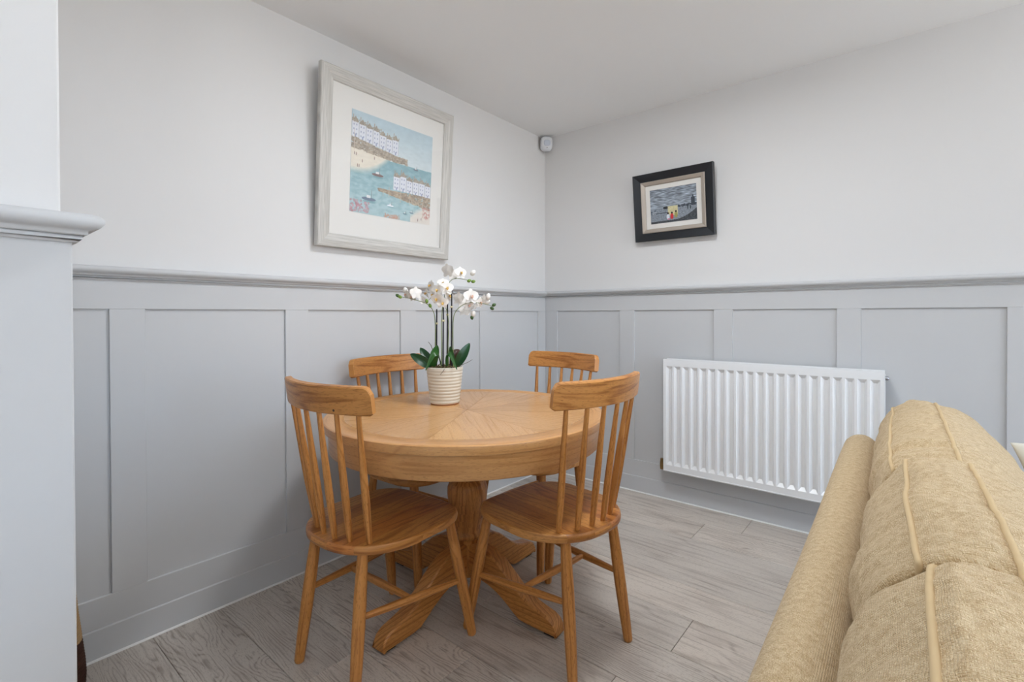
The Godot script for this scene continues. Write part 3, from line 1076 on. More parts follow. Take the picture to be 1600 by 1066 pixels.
	var fl := [
		[637, 461, 0.01, 0.78, -55, 5, 1], [652, 459, 0.02, 0.95, -140, 5, 1], [668, 459, 0.00, 0.85, -70, 10, 0], [673, 447, -0.02, 0.85, -50, -5, 0],
		[687, 455, 0.04, 0.95, -20, 0, 0], [699, 452, 0.03, 1.05, 25, -8, 0], [693, 444, 0.01, 0.85, 10, -30, 0], [686, 468, 0.05, 0.9, -15, 20, 0], [693, 474, 0.035, 0.9, 15, 15, 0],
		[699, 424, 0.00, 1.05, 150, -10, 0], [708, 430, -0.015, 0.8, 170, 20, 0], [720, 428, 0.01, 0.92, 35, -10, 0], [716, 467, 0.0, 0.95, 150, 5, 1], [737, 465, 0.04, 1.12, 25, -5, 1],
		[727, 486, 0.01, 0.95, 165, 25, 1], [749, 474, 0.0, 0.85, 60, 10, 1], [741, 480, 0.02, 0.7, 120, 35, 1], [662, 470, 0.0, 0.7, -150, 30, 1],
		[645, 464, 0.0, 0.75, -30, 15, 1], [677, 455, -0.02, 0.85, 160, 0, 0], [701, 463, 0.01, 0.9, 60, 10, 0], [680, 462, 0.03, 0.8, -60, 10, 0], [723, 473, -0.01, 0.85, -160, 10, 1], [756, 469, 0.0, 0.7, 150, 0, 1], [732, 477, 0.0, 0.8, 40, 30, 1]]
	for f in fl:
		var fn := Node3D.new()
		fn.name = "flower"
		t.add_child(fn, true)
		fn.position = at.call(float(f[0]), float(f[1]), f[2])
		fn.basis = Basis(Vector3.UP, deg_to_rad(f[4])) * Basis(Vector3.RIGHT, deg_to_rad(f[5]))
		fn.scale = Vector3.ONE * f[3]
		for k in [[72, 1], [-72, 1], [0, 0], [140, 0], [-140, 0]]:
			var p := part("petal", big if k[1] == 1 else slim, M.petal, fn)
			p.rotation.z = deg_to_rad(k[0])
			p.position.z = 0.001 if k[1] == 1 else -0.001
		for k in [[180, 35], [150, 60], [-150, 60]]:
			var p := part("lip", lipm, M.lip if f[6] == 0 else M.lip2, fn)
			p.basis = Basis(Vector3.BACK, deg_to_rad(k[0])) * Basis(Vector3.RIGHT, deg_to_rad(k[1]))
			p.position.z = 0.003
	var bud := lathe_mesh([Vector2(0.0, -0.0085), Vector2(0.004, -0.0075), Vector2(0.0066, -0.003), Vector2(0.0072, 0.001), Vector2(0.0060, 0.006), Vector2(0.003, 0.0095), Vector2(0.0, 0.011)], 12, Vector2.ZERO, 2.0)
	for b in [[623, 463, 0.015, 1, 60], [627, 465, 0.02, 0, 60], [669, 472, 0.03, 0, 10], [674, 479, 0.03, 0, 20], [733, 440, 0.0, 0, -70], [739.5, 441, 0.0, 0, -80], [772, 478, 0.02, 1, -60], [769, 483, 0.02, 1, -120], [738, 497, 0.02, 1, -170],
			[739, 428, 0.0, 2, -40], [763, 465, 0.01, 2, -10], [740, 491, 0.02, 2, 170], [761, 473, 0.0, 2, -70], [634, 455, 0.0, 2, 20]]:
		var o := part("bud", bud, [M.bud, M.bud_dark, M.petal][b[3]], t)
		o.position = at.call(float(b[0]), float(b[1]), b[2])
		o.rotation.z = deg_to_rad(b[4])
		if b[3] == 2:
			o.scale = Vector3.ONE * 1.45

# ------------------------------------------------------------------ radiator
func make_radiator() -> void:
	var x0 := 0.921
	var x1 := 1.957
	var y0 := 0.200
	var y1 := 0.861
	var zf := 0.100
	var t := thing("radiator", "white ribbed panel radiator on the panelled wall", "radiator", Vector3((x0 + x1) / 2, 0, 0.0))
	var cx := (x0 + x1) / 2
	var W := x1 - x0
	# front sheet with 21 pressed channels
	var mk := func(z: float, dir: float) -> ArrayMesh:
		var st := new_st()
		st.set_smooth_group(-1)
		var n := 21
		var pitch := (W - 0.020) / n
		var dep := 0.0135
		var xs := []       # [x, depth, is_channel_edge]
		var ya := y0 + 0.040
		var yb := y1 - 0.040
		var inn := Vector3(0, (y0 + y1) / 2, z - dir * 1.0)
		var X := -W / 2
		for k in n:
			var a := -W / 2 + 0.010 + pitch * k
			var p := [a + pitch * 0.14, a + pitch * 0.42, a + pitch * 0.70, a + pitch * 0.92]
			xs.append(p)
		# flat margins
		var V := func(x: float, y: float, d: float) -> Vector3: return Vector3(x, y, z - dir * d)
		quad(st, V.call(-W / 2, y0, 0), V.call(W / 2, y0, 0), V.call(W / 2, ya, 0), V.call(-W / 2, ya, 0), inn)
		quad(st, V.call(-W / 2, yb, 0), V.call(W / 2, yb, 0), V.call(W / 2, y1, 0), V.call(-W / 2, y1, 0), inn)
		var last := -W / 2
		for p in xs:
			quad(st, V.call(last, ya, 0), V.call(p[0], ya, 0), V.call(p[0], yb, 0), V.call(last, yb, 0), inn)
			var sl := 0.018
			quad(st, V.call(p[0], ya, 0), V.call(p[1], ya + sl, dep), V.call(p[1], yb - sl, dep), V.call(p[0], yb, 0), inn)
			quad(st, V.call(p[1], ya + sl, dep), V.call(p[2], ya + sl, dep), V.call(p[2], yb - sl, dep), V.call(p[1], yb - sl, dep), inn)
			quad(st, V.call(p[2], ya + sl, dep), V.call(p[3], ya, 0), V.call(p[3], yb, 0), V.call(p[2], yb - sl, dep), inn)
			quad(st, V.call(p[0], ya, 0), V.call(p[3], ya, 0), V.call(p[2], ya + sl, dep), V.call(p[1], ya + sl, dep), inn)
			quad(st, V.call(p[0], yb, 0), V.call(p[3], yb, 0), V.call(p[2], yb - sl, dep), V.call(p[1], yb - sl, dep), inn)
			last = p[3]
		quad(st, V.call(last, ya, 0), V.call(W / 2, ya, 0), V.call(W / 2, yb, 0), V.call(last, yb, 0), inn)
		# folded rim
		var tr := 0.018
		var mid := Vector3(0, (y0 + y1) / 2, z - dir * tr / 2)
		for e in [[-W / 2, y0, W / 2, y0], [-W / 2, y1, W / 2, y1], [-W / 2, y0, -W / 2, y1], [W / 2, y0, W / 2, y1]]:
			quad(st, V.call(e[0], e[1], 0), V.call(e[2], e[3], 0), V.call(e[2], e[3], tr), V.call(e[0], e[1], tr), mid)
		quad(st, V.call(-W / 2, y0, tr), V.call(W / 2, y0, tr), V.call(W / 2, y1, tr), V.call(-W / 2, y1, tr), Vector3(0, (y0 + y1) / 2, z))
		return mesh_of(st)
	part("front_panel", mk.call(zf, 1.0), M.radiator, t)
	part("back_panel", mk.call(0.030, -1.0), M.radiator, t)
	part("weld_seam", box_mesh(Vector3(0, y0 + 0.006, zf + 0.001), Vector3(W - 0.01, 0.004, 0.004), 0.0015), M.radiator, t)
	# grille on top and end covers
	part("top_grille", box_mesh(Vector3(0, y1 - 0.016, 0.0655), Vector3(W - 0.008, 0.006, 0.030), 0.001), M.radiator, t)
	for k in 40:
		part("grille_slot", box_mesh(Vector3(-W / 2 + 0.03 + (W - 0.06) * k / 39.0, y1 - 0.0128, 0.0655), Vector3(0.006, 0.0012, 0.022), 0.0003), M.rubber, t)
	for sx in [-1, 1]:
		part("side_cover", box_mesh(Vector3(sx * (W / 2 + 0.001), (y0 + y1) / 2, 0.061), Vector3(0.003, y1 - y0 - 0.03, 0.040), 0.001), M.radiator, t)
	# bleed plug and valve
	part("bleed_plug", tube_mesh([Vector3(W / 2, y1 - 0.035, 0.05), Vector3(W / 2 + 0.012, y1 - 0.035, 0.05), Vector3(W / 2 + 0.016, y1 - 0.035, 0.05)], [0.010, 0.010, 0.006], 10), M.chrome, t, "small chrome bleed plug")
	var v := part("valve", tube_mesh([Vector3(-W / 2 + 0.004, 0.225, 0.065), Vector3(-W / 2 - 0.014, 0.225, 0.065), Vector3(-W / 2 - 0.016, 0.225, 0.065), Vector3(-W / 2 - 0.030, 0.225, 0.065)], [0.010, 0.010, 0.0135, 0.0135], 10), M.brass, t, "brass lockshield valve")
	part("valve_body", tube_mesh([Vector3(-W / 2 - 0.022, 0.198, 0.065), Vector3(-W / 2 - 0.022, 0.212, 0.065), Vector3(-W / 2 - 0.022, 0.240, 0.065), Vector3(-W / 2 - 0.022, 0.262, 0.065)], [0.011, 0.0125, 0.0125, 0.009], 10), M.brass, v)
	part("pipe", tube_mesh([Vector3(-W / 2 - 0.022, 0.203, 0.065), Vector3(-W / 2 - 0.022, 0.206, 0.03), Vector3(-W / 2 - 0.022, 0.206, 0.002)], [0.0075, 0.0075, 0.0075], 10), M.brass, v)
	for sx in [-0.36, 0.36]:
		part("bracket", box_mesh(Vector3(sx, 0.53, 0.015), Vector3(0.035, 0.58, 0.028), 0.002), M.radiator, t)

# ------------------------------------------------------------------ pictures
func px_rect(im: Image, x: float, y: float, w: float, h: float, c: Color) -> void:
	im.fill_rect(Rect2i(int(x), int(y), int(maxf(1, w)), int(maxf(1, h))), c)

func blob(im: Image, cx: float, cy: float, rx: float, ry: float, c: Color, k := 1.0) -> void:
	for y in range(int(maxf(0, cy - ry)), int(minf(im.get_height() - 1, cy + ry)) + 1):
		for x in range(int(maxf(0, cx - rx)), int(minf(im.get_width() - 1, cx + rx)) + 1):
			var d := pow((x - cx) / rx, 2) + pow((y - cy) / ry, 2)
			if d < 1.0:
				im.set_pixel(x, y, im.get_pixel(x, y).lerp(c, k))

func houses(im: Image, x0: float, y0: float, x1: float, y1: float, n: int, hgt: float) -> void:
	# a terrace of tall white houses whose feet run from (x0, y0) to (x1, y1)
	for i in n:
		var f := float(i) / n
		var w := (x1 - x0) / n
		var x := x0 + (x1 - x0) * f
		var yb := lerpf(y0, y1, f)
		var h := hgt * (0.80 + 0.28 * rng.randf()) * (1.0 - 0.15 * f)
		px_rect(im, x, yb - h, w - 2, h, Color(0.87, 0.88, 0.91))
		px_rect(im, x + w - 3, yb - h, 2, h, Color(0.66, 0.66, 0.68))
		for r in int(h * 0.38):
			var q := 1.0 - r / (h * 0.38)
			var roof := Color(0.66, 0.61, 0.54).lerp(Color(0.56, 0.52, 0.47), rng.randf())
			px_rect(im, x + w * 0.5 * (1 - q), yb - h - r, w * q - 1, 1, roof)
		px_rect(im, x + 1, yb - h, 2, h, Color(0.72, 0.72, 0.75))
		for dk in 30:
			blob(im, x + rng.randf() * w, yb - h * (1.0 + 0.22 * rng.randf()), 2 + rng.randf() * 3, 2 + rng.randf() * 4, Color(0.52, 0.47, 0.41).lerp(Color(0.74, 0.70, 0.64), rng.randf()), 0.7)
		px_rect(im, x + w * 0.15, yb - h * 1.45, 5, h * 0.3, Color(0.64, 0.57, 0.50))
		for wy in 3:
			for wx in 2:
				px_rect(im, x + w * (0.2 + 0.38 * wx), yb - h * (0.86 - 0.3 * wy), w * 0.15, h * 0.12, Color(0.60, 0.64, 0.74))
		px_rect(im, x + w * 0.42, yb - h * 0.2, w * 0.18, h * 0.2, Color(0.58, 0.62, 0.74))

func harbour_print() -> ImageTexture:
	rng.seed = 404
	var n := 640
	var im := Image.create(n, n, false, Image.FORMAT_RGB8)
	var nz := noise_bytes(n, n, 2, 1, 0.03, 402, 3)
	for y in n:
		for x in n:
			var k := (nz[y * n + x] / 255.0 - 0.5)
			var sky := Color(0.70, 0.79, 0.83).lerp(Color(0.83, 0.87, 0.88), clampf(y / 270.0, 0, 1))
			var sea := Color(0.50, 0.67, 0.71).lerp(Color(0.65, 0.77, 0.79), clampf((y - 270) / 350.0 + k * 0.9, 0, 1))
			var c := sky if y < 262 - x * 0.01 else sea
			# left beach and right beach
			var beach := 395.0 - pow(maxf(0, x - 20) / 285.0, 2.2) * 160.0
			if y > 235 and y < beach and x < 300:
				c = Color(0.90, 0.87, 0.81).lerp(sea, clampf(1.0 - (beach - y) / 45.0, 0, 1))
			var b2 := 560.0 + pow(maxf(0, 640 - x) / 175.0, 2.0) * 80.0
			if x > 465 and y > b2 - 60:
				c = c.lerp(Color(0.87, 0.84, 0.80), clampf((y - b2 + 60) / 40.0, 0, 1))
			im.set_pixel(x, y, Color(c.r + k * 0.05, c.g + k * 0.05, c.b + k * 0.05))
	# rocks under the terraces
	for i in 900:
		var x := rng.randf() * 425.0
		var top := 165.0 + x * 0.15
		var low := 235.0 + x * 0.06
		var y := lerpf(top, low, rng.randf())
		if x > 360:
			y = lerpf(215, 255, rng.randf())
		blob(im, x, y, 4 + rng.randf() * 7, 3 + rng.randf() * 4, Color(0.50, 0.45, 0.39).lerp(Color(0.76, 0.70, 0.62), rng.randf()), 0.7)
	houses(im, 2, 168, 352, 215, 7, 108)
	for i in 1000:
		var x := 205.0 + rng.randf() * 435.0
		var top := 455.0 - clampf((x - 300) * 0.05, 0, 15)
		var low := 472.0 + clampf((x - 240) * 0.16, 0, 75)
		var y := lerpf(top, low, rng.randf())
		blob(im, x, y, 4 + rng.randf() * 7, 3 + rng.randf() * 4, Color(0.50, 0.43, 0.36).lerp(Color(0.78, 0.70, 0.59), rng.randf()), 0.7)
	houses(im, 318, 442, 640, 446, 6, 108)
	# boats
	for b in [[195, 372, 44, Color(0.45, 0.33, 0.32)], [135, 540, 52, Color(0.35, 0.45, 0.55)], [300, 555, 26, Color(0.92, 0.93, 0.95)], [500, 268, 22, Color(0.40, 0.42, 0.48)], [420, 590, 18, Color(0.40, 0.52, 0.58)], [475, 575, 18, Color(0.40, 0.50, 0.56)]]:
		blob(im, b[0], b[1], b[2], b[2] * 0.22, b[3])
		blob(im, b[0] + 4, b[1] + b[2] * 0.32, b[2] * 0.9, b[2] * 0.14, Color(0.36, 0.56, 0.60), 0.6)
		px_rect(im, b[0] - b[2] * 0.3, b[1] - b[2] * 0.45, b[2] * 0.55, b[2] * 0.34, Color(0.88, 0.88, 0.88))
		px_rect(im, b[0] + b[2] * 0.35, b[1] - b[2] * 1.1, 2, b[2] * 1.1, Color(0.42, 0.36, 0.34))
	for m in [[20, 120, 250], [285, 430, 500], [380, 430, 520], [455, 430, 525], [570, 420, 620], [240, 470, 500]]:
		px_rect(im, m[0], m[1], 3, m[2] - m[1], Color(0.80, 0.74, 0.66))
	# people and flowers
	for p in [[22, 262], [34, 265], [78, 300], [165, 262], [45, 335], [56, 335], [560, 600], [530, 612], [585, 560]]:
		px_rect(im, p[0], p[1], 5, 16, Color(0.52, 0.42, 0.40))
		blob(im, p[0] + 2, p[1] - 2, 3, 3, Color(0.70, 0.56, 0.48))
	for i in 70:
		blob(im, rng.randf() * 135, 560 + rng.randf() * 75, 4 + rng.randf() * 6, 4 + rng.randf() * 6, Color(0.66, 0.40, 0.44).lerp(Color(0.80, 0.62, 0.66), rng.randf()), 0.6)
	for i in 60:
		blob(im, 255 + rng.randf() * 120, 612 + rng.randf() * 26, 3 + rng.randf() * 5, 3 + rng.randf() * 4, Color(0.78, 0.56, 0.46), 0.6)
	for i in 60:
		blob(im, 570 + rng.randf() * 68, 520 + rng.randf() * 80, 3 + rng.randf() * 5, 3 + rng.randf() * 5, Color(0.76, 0.50, 0.46), 0.5)
	return ImageTexture.create_from_image(im)

func promenade_print() -> ImageTexture:
	rng.seed = 808
	var w := 384
	var h := 280
	var im := Image.create(w, h, false, Image.FORMAT_RGB8)
	var nz := noise_bytes(w, h, 8, 1, 0.09, 812, 3)
	var n2 := noise_bytes(w, h, 2, 1, 0.10, 815, 3)
	for y in h:
		for x in w:
			var k := nz[y * w + x] / 255.0
			var k2 := n2[y * w + x] / 255.0
			var g: float
			if y < 160 - x * 0.03:
				g = 0.56 + (k - 0.5) * 0.55 + y * 0.0005        # streaky clouds
			else:
				g = 0.56 + (k2 - 0.5) * 0.22
			if y > 262 - pow(maxf(0, x - 190) / 194.0, 2) * 75.0:
				g = 0.16 + k2 * 0.25
			g = clampf(g, 0.05, 0.92)
			im.set_pixel(x, y, Color(g * 0.94, g * 1.0, g * 1.07))
	for i in 60:
		blob(im, 230 + rng.randf() * 150, 150 + rng.randf() * 14, 3 + rng.randf() * 7, 2 + rng.randf() * 4, Color(0.22, 0.25, 0.29), 0.8)
	blob(im, 130, 158, 22, 12, Color(0.20, 0.22, 0.25))
	px_rect(im, 340, 100, 30, 60, Color(0.25, 0.28, 0.32))
	px_rect(im, 350, 84, 10, 20, Color(0.25, 0.28, 0.32))
	px_rect(im, 0, 196, 170, 5, Color(0.20, 0.23, 0.27))
	for i in 24:
		blob(im, rng.randf() * 46, 165 + rng.randf() * 34, 3 + rng.randf() * 5, 3 + rng.randf() * 5, Color(0.2, 0.24, 0.3).lerp(Color(0.8, 0.83, 0.86), rng.randf()), 0.8)
	# a pale stone block and a knot of people before it
	px_rect(im, 148, 150, 82, 76, Color(0.80, 0.77, 0.60))
	for i in 40:
		blob(im, 150 + rng.randf() * 78, 152 + rng.randf() * 60, 3 + rng.randf() * 6, 2 + rng.randf() * 2, Color(0.88, 0.85, 0.70), 0.5)
	for p in [[148, 216, Color(0.86, 0.88, 0.92)], [180, 214, Color(0.80, 0.20, 0.22)], [214, 206, Color(0.62, 0.60, 0.36)]]:
		blob(im, p[0], p[1] + 18, 13, 24, p[2])
		blob(im, p[0], p[1] - 10, 8, 8, Color(0.20, 0.16, 0.15))
	for p in [[312, 176], [332, 178]]:
		blob(im, p[0], p[1], 5, 17, Color(0.20, 0.24, 0.26))
	blob(im, 152, 252, 12, 5, Color(0.85, 0.45, 0.58))
	return ImageTexture.create_from_image(im)

# frame moulding round a w x h picture lying in the xy plane, facing +z; prof = [Vector2(inward, out)]
func frame_side(w: float, h: float, side: int, prof: Array) -> ArrayMesh:
	var st := new_st()
	st.set_smooth_group(-1)
	var cor := [Vector2(-w / 2, -h / 2), Vector2(w / 2, -h / 2), Vector2(w / 2, h / 2), Vector2(-w / 2, h / 2)]
	var dirs := [Vector2(1, 1), Vector2(-1, 1), Vector2(-1, -1), Vector2(1, -1)]
	var a: Vector2 = cor[side]
	var b: Vector2 = cor[(side + 1) % 4]
	var da: Vector2 = dirs[side]
	var db: Vector2 = dirs[(side + 1) % 4]
	var A := []
	var B := []
	var mid := Vector3.ZERO
	for q in prof:
		var p: Vector2 = a + da * q.x
		var r: Vector2 = b + db * q.x
		A.append(Vector3(p.x, p.y, q.y))
		B.append(Vector3(r.x, r.y, q.y))
		mid += (A[-1] + B[-1]) / (2.0 * prof.size())
	for k in prof.size():
		var j := (k + 1) % prof.size()
		var l: float = A[k].distance_to(B[k])
		quad(st, A[k], B[k], B[j], A[j], mid, Vector2(prof[k].x, 0), Vector2(prof[k].x, l), Vector2(prof[j].x, l), Vector2(prof[j].x, 0))
	return mesh_of(st)

func make_pictures() -> void:
	# seaside print: bottom against the wall, top leaning out on its cord
	var w := 0.787
	var h := 0.800
	var p := thing("framed_print", "large seaside print in a limed wood frame leaning out from the long wall", "picture", Vector3(0.004, 1.438, 1.376), PI / 2)
	var node := func(parent: Node3D, called: String, me: Mesh, m: Material, hh: float) -> MeshInstance3D:
		var tilt: float = deg_to_rad(3.7) if hh > 0.6 else deg_to_rad(6.2)
		var o := part(called, me, m, parent)
		o.basis = Basis(Vector3.RIGHT, tilt)
		o.position = Basis(Vector3.RIGHT, tilt) * Vector3(0, hh / 2, 0)
		return o
	var prof := [Vector2(0.0, 0.0), Vector2(0.0, 0.022), Vector2(0.004, 0.027), Vector2(0.030, 0.030), Vector2(0.054, 0.021), Vector2(0.058, 0.021), Vector2(0.062, 0.016), Vector2(0.062, 0.0)]
	for k in 4:
		node.call(p, "frame_side", frame_side(w, h, k, prof), M.limed, h)
	node.call(p, "mount", box_mesh(Vector3(0, 0, 0.008), Vector3(w - 0.112, h - 0.112, 0.006), 0.0), M.mount, h)
	var pm := mat(Color.WHITE, 0.7)
	pm.albedo_texture = harbour_print()
	node.call(p, "print", flat_print(Vector3(0.012, 0.011, 0.0125), 0.487, 0.470), pm, h)
	node.call(p, "pane", box_mesh(Vector3(0, 0, 0.0155), Vector3(w - 0.120, h - 0.120, 0.002), 0.0), M.glass, h)
	# small print in a black frame
	w = 0.480
	h = 0.404
	var q := thing("framed_picture", "small grey beach picture in a broad black frame leaning out from the radiator wall", "picture", Vector3(0.956, 1.577, 0.005))
	var prof2 := [Vector2(0.0, 0.0), Vector2(0.0, 0.030), Vector2(0.003, 0.033), Vector2(0.044, 0.020), Vector2(0.048, 0.020), Vector2(0.048, 0.0)]
	for k in 4:
		node.call(q, "frame_side", frame_side(w, h, k, prof2), M.black_frame, h)
	var prof3 := [Vector2(0.0, 0.0), Vector2(0.0, 0.026), Vector2(0.004, 0.028), Vector2(0.020, 0.022), Vector2(0.024, 0.016), Vector2(0.024, 0.0)]
	for k in 4:
		node.call(q, "slip_side", frame_side(w - 0.096, h - 0.096, k, prof3), M.silver, h)
	node.call(q, "mount", box_mesh(Vector3(0, 0, 0.008), Vector3(w - 0.145, h - 0.145, 0.006), 0.0), M.mount, h)
	var qm := mat(Color.WHITE, 0.7)
	qm.albedo_texture = promenade_print()
	node.call(q, "print", flat_print(Vector3(0, 0, 0.0125), 0.279, 0.203), qm, h)

func flat_print(c: Vector3, w: float, h: float) -> ArrayMesh:
	# a sheet with a picture on its face
	var st := new_st()
	var a := c + Vector3(-w / 2, -h / 2, 0)
	var b := c + Vector3(w / 2, -h / 2, 0)
	var d := c + Vector3(w / 2, h / 2, 0)
	var e := c + Vector3(-w / 2, h / 2, 0)
	quad(st, a, b, d, e, c - Vector3(0, 0, 1), Vector2(0, 1), Vector2(1, 1), Vector2(1, 0), Vector2(0, 0))
	var z := Vector3(0, 0, -0.001)
	for k in [[a, b], [b, d], [d, e], [e, a]]:
		quad(st, k[0], k[1], k[1] + z, k[0] + z, c, Vector2(0.01, 0.01), Vector2(0.01, 0.01), Vector2(0.01, 0.01), Vector2(0.01, 0.01))
	return mesh_of(st)

# ------------------------------------------------------------------ sensor and basket
func rounded_slab(w: float, h: float, r: float, z0: float, z1: float, ease: float) -> ArrayMesh:
	var st := new_st()
	var rings := []
	for lv in [[z0, 0.0], [z1 - ease, 0.0], [z1 - ease * 0.3, ease * 0.3], [z1, ease]]:
		var ring := []
		for k in 40:
			var a := TAU * k / 40
			var rr: float = r
			var cx := (w / 2 - rr) * signf(cos(a))
			var cy := (h / 2 - rr) * signf(sin(a))
			ring.append(Vector3(cx + cos(a) * (rr - lv[1]), cy + sin(a) * (rr - lv[1]), lv[0]))
		rings.append(ring)
	add_loft(st, rings, true, true)
	return mesh_of(st)

func make_small_things() -> void:
	var s := thing("motion_sensor", "small white motion sensor in the corner under the ceiling", "sensor", Vector3(0.034, 2.340, 0.034), PI / 4)
	part("bracket", box_mesh(Vector3(0, 0, -0.020), Vector3(0.045, 0.050, 0.030), 0.004), M.white_plastic, s)
	part("body", rounded_slab(0.086, 0.098, 0.030, -0.006, 0.034, 0.012), M.white_plastic, s)
	part("lens", rounded_slab(0.048, 0.044, 0.018, 0.030, 0.039, 0.006), M.lens, s)
	part("indicator", tube_mesh([Vector3(0, -0.034, 0.032), Vector3(0, -0.034, 0.0358)], [0.003, 0.003], 10), M.rubber, s)
	# two-tone woven vase behind the wall stub
	var b := thing("woven_vase", "two-tone woven vase, tan over dark brown, on the floor behind the wall stub", "vase", Vector3(0.130, 0.0, 2.640))
	var rad_at := func(y: float) -> float:
		var ys := [0.0, 0.03, 0.06, 0.10, 0.16, 0.24, 0.30, 0.34]
		var rs := [0.055, 0.062, 0.0635, 0.061, 0.055, 0.047, 0.042, 0.040]
		for k in ys.size() - 1:
			if y <= ys[k + 1]:
				return lerpf(rs[k], rs[k + 1], (y - ys[k]) / (ys[k + 1] - ys[k]))
		return 0.040
	var weave := func(y0: float, y1: float, called: String, m: Material) -> void:
		# coiled cord rows, each stitched round its girth
		var st := new_st()
		var n := int((y1 - y0) / 0.0085)
		for k in n:
			var y: float = y0 + (y1 - y0) * (k + 0.5) / n
			var r: float = rad_at.call(y)
			var pts := []
			var rad := []
			for q in 49:
				var a := TAU * q / 48
				pts.append(Vector3(cos(a) * r, y, sin(a) * r))
				rad.append(0.0044 + 0.0010 * (q % 2))
			add_tube(st, pts, rad, 7, Vector2.ZERO, false)
		part(called, mesh_of(st), m, b)
	weave.call(0.0, 0.16, "lower_weave", M.seagrass_dark)
	weave.call(0.16, 0.34, "upper_weave", M.seagrass)
	part("base", lathe_mesh([Vector2(0.0, 0.0), Vector2(0.055, 0.0), Vector2(0.055, 0.006), Vector2(0.0, 0.006)], 32), M.seagrass_dark, b)

# ------------------------------------------------------------------ sofa
func smooth_profile(ctrl: Array, per: int) -> Array:
	# closed Catmull-Rom through the control points
	var out := []
	var n := ctrl.size()
	for i in n:
		var p0: Vector2 = ctrl[(i + n - 1) % n]
		var p1: Vector2 = ctrl[i]
		var p2: Vector2 = ctrl[(i + 1) % n]
		var p3: Vector2 = ctrl[(i + 2) % n]
		for k in per:
			out.append(p1.cubic_interpolate(p2, p0, p3, float(k) / per))
	return out

func back_cushion(parent: Node3D, z0: float, z1: float, ctrl: Array, il: int, ir: int, sd: int, dip: float, k0: float, k1: float) -> void:
	var per := 6
	var base := smooth_profile(ctrl, per)
	var cen := Vector2.ZERO
	for q in base:
		cen += q / base.size()
	var wr := FastNoiseLite.new()
	wr.seed = sd
	wr.frequency = 4.5
	wr.fractal_octaves = 3
	var rings := []
	var left := []
	var right := []
	var n := 64
	var L := z1 - z0
	for i in n + 1:
		var f := float(i) / n
		f = f - sin(TAU * f) / TAU * 0.55           # closer together at the ends
		var z := z0 + L * f
		var d: float = minf(z - z0, z1 - z)
		var e: float = clampf(d / 0.085, 0.0, 1.0)
		var ke: float = k0 if z - z0 < z1 - z else k1
		var k := ke + (1.0 - ke) * pow(1.0 - pow(1.0 - e, 2.6), 1.0 / 2.6)
		var ring := []
		var plump := sin(PI * clampf(f, 0, 1)) * 0.008
		for j in base.size():
			var q: Vector2 = cen + (base[j] - cen) * k
			var dirn: Vector2 = (base[j] - cen).normalized()
			# wrinkles running across the cushion, and general softness
			var wv := wr.get_noise_2d(z * 1.2, j * 0.018) * 0.010 + wr.get_noise_3d(z * 9.0, q.x * 1.5, q.y * 2.0) * 0.0045
			# shallow sunk line near one end
			var cr := exp(-pow((z - (z1 - 0.13)) / 0.014, 2.0)) * dip
			q += dirn * (wv + plump - cr)
			ring.append(Vector3(q.x, q.y, z))
		rings.append(ring)
		left.append(ring[il * per])
		right.append(ring[ir * per])
	var st := new_st()
	add_loft(st, rings, true, true, Vector2(0.13 * sd, 0.07 * sd))
	var c := part("back_cushion", mesh_of(st), M.cloth, parent)
	for pl in [left, right]:
		var rad := []
		for q in pl:
			rad.append(0.0042)
		# the stiff cord evens out the small wrinkles
		var pts := []
		for i in pl.size():
			var m := Vector3.ZERO
			var cnt := 0
			for q in range(maxi(0, i - 3), mini(pl.size(), i + 4)):
				m += pl[q]
				cnt += 1
			var mean := m / cnt
			pts.append(Vector3(mean.x, pl[i].y * 0.5 + mean.y * 0.5 + 0.0015, pl[i].z))
		# tucked in at both ends
		var mid0: Vector3 = pts[0]
		var mid1: Vector3 = pts[-1]
		pts.push_front(mid0 + Vector3(0.0, -0.05, 0.010))
		pts.push_back(mid1 + Vector3(0.0, -0.05, -0.010))
		rad.append(0.0042)
		rad.append(0.0042)
		part("piping", tube_mesh(pts, rad, 8, Vector2(0.3, 0.0)), M.piping, c)

func slab_cushion(c: Vector3, s: Vector3, puff: float, sd: int) -> ArrayMesh:
	# soft box
	var st := new_st()
	var rings := []
	var n := 18
	for i in n + 1:
		var f := -1.0 + 2.0 * i / n
		var fx := sin(f * PI / 2)
		var k := pow(maxf(0.0, 1.0 - pow(absf(fx), 8.0)), 1.0 / 8.0)
		var ring := []
		for j in 40:
			var a := TAU * j / 40
			var cx := signf(cos(a)) * pow(absf(cos(a)), 0.35)
			var cy := signf(sin(a)) * pow(absf(sin(a)), 0.55)
			var bulge := 1.0 + puff * (1.0 - cx * cx) * (1.0 - fx * fx)
			ring.append(c + Vector3(cx * s.x / 2 * (0.9 + 0.1 * k), cy * s.y / 2 * bulge * (0.55 + 0.45 * k), fx * s.z / 2))
		rings.append(ring)
	add_loft(st, rings, true, true, Vector2(0.1 * sd, 0.2))
	return mesh_of(st)

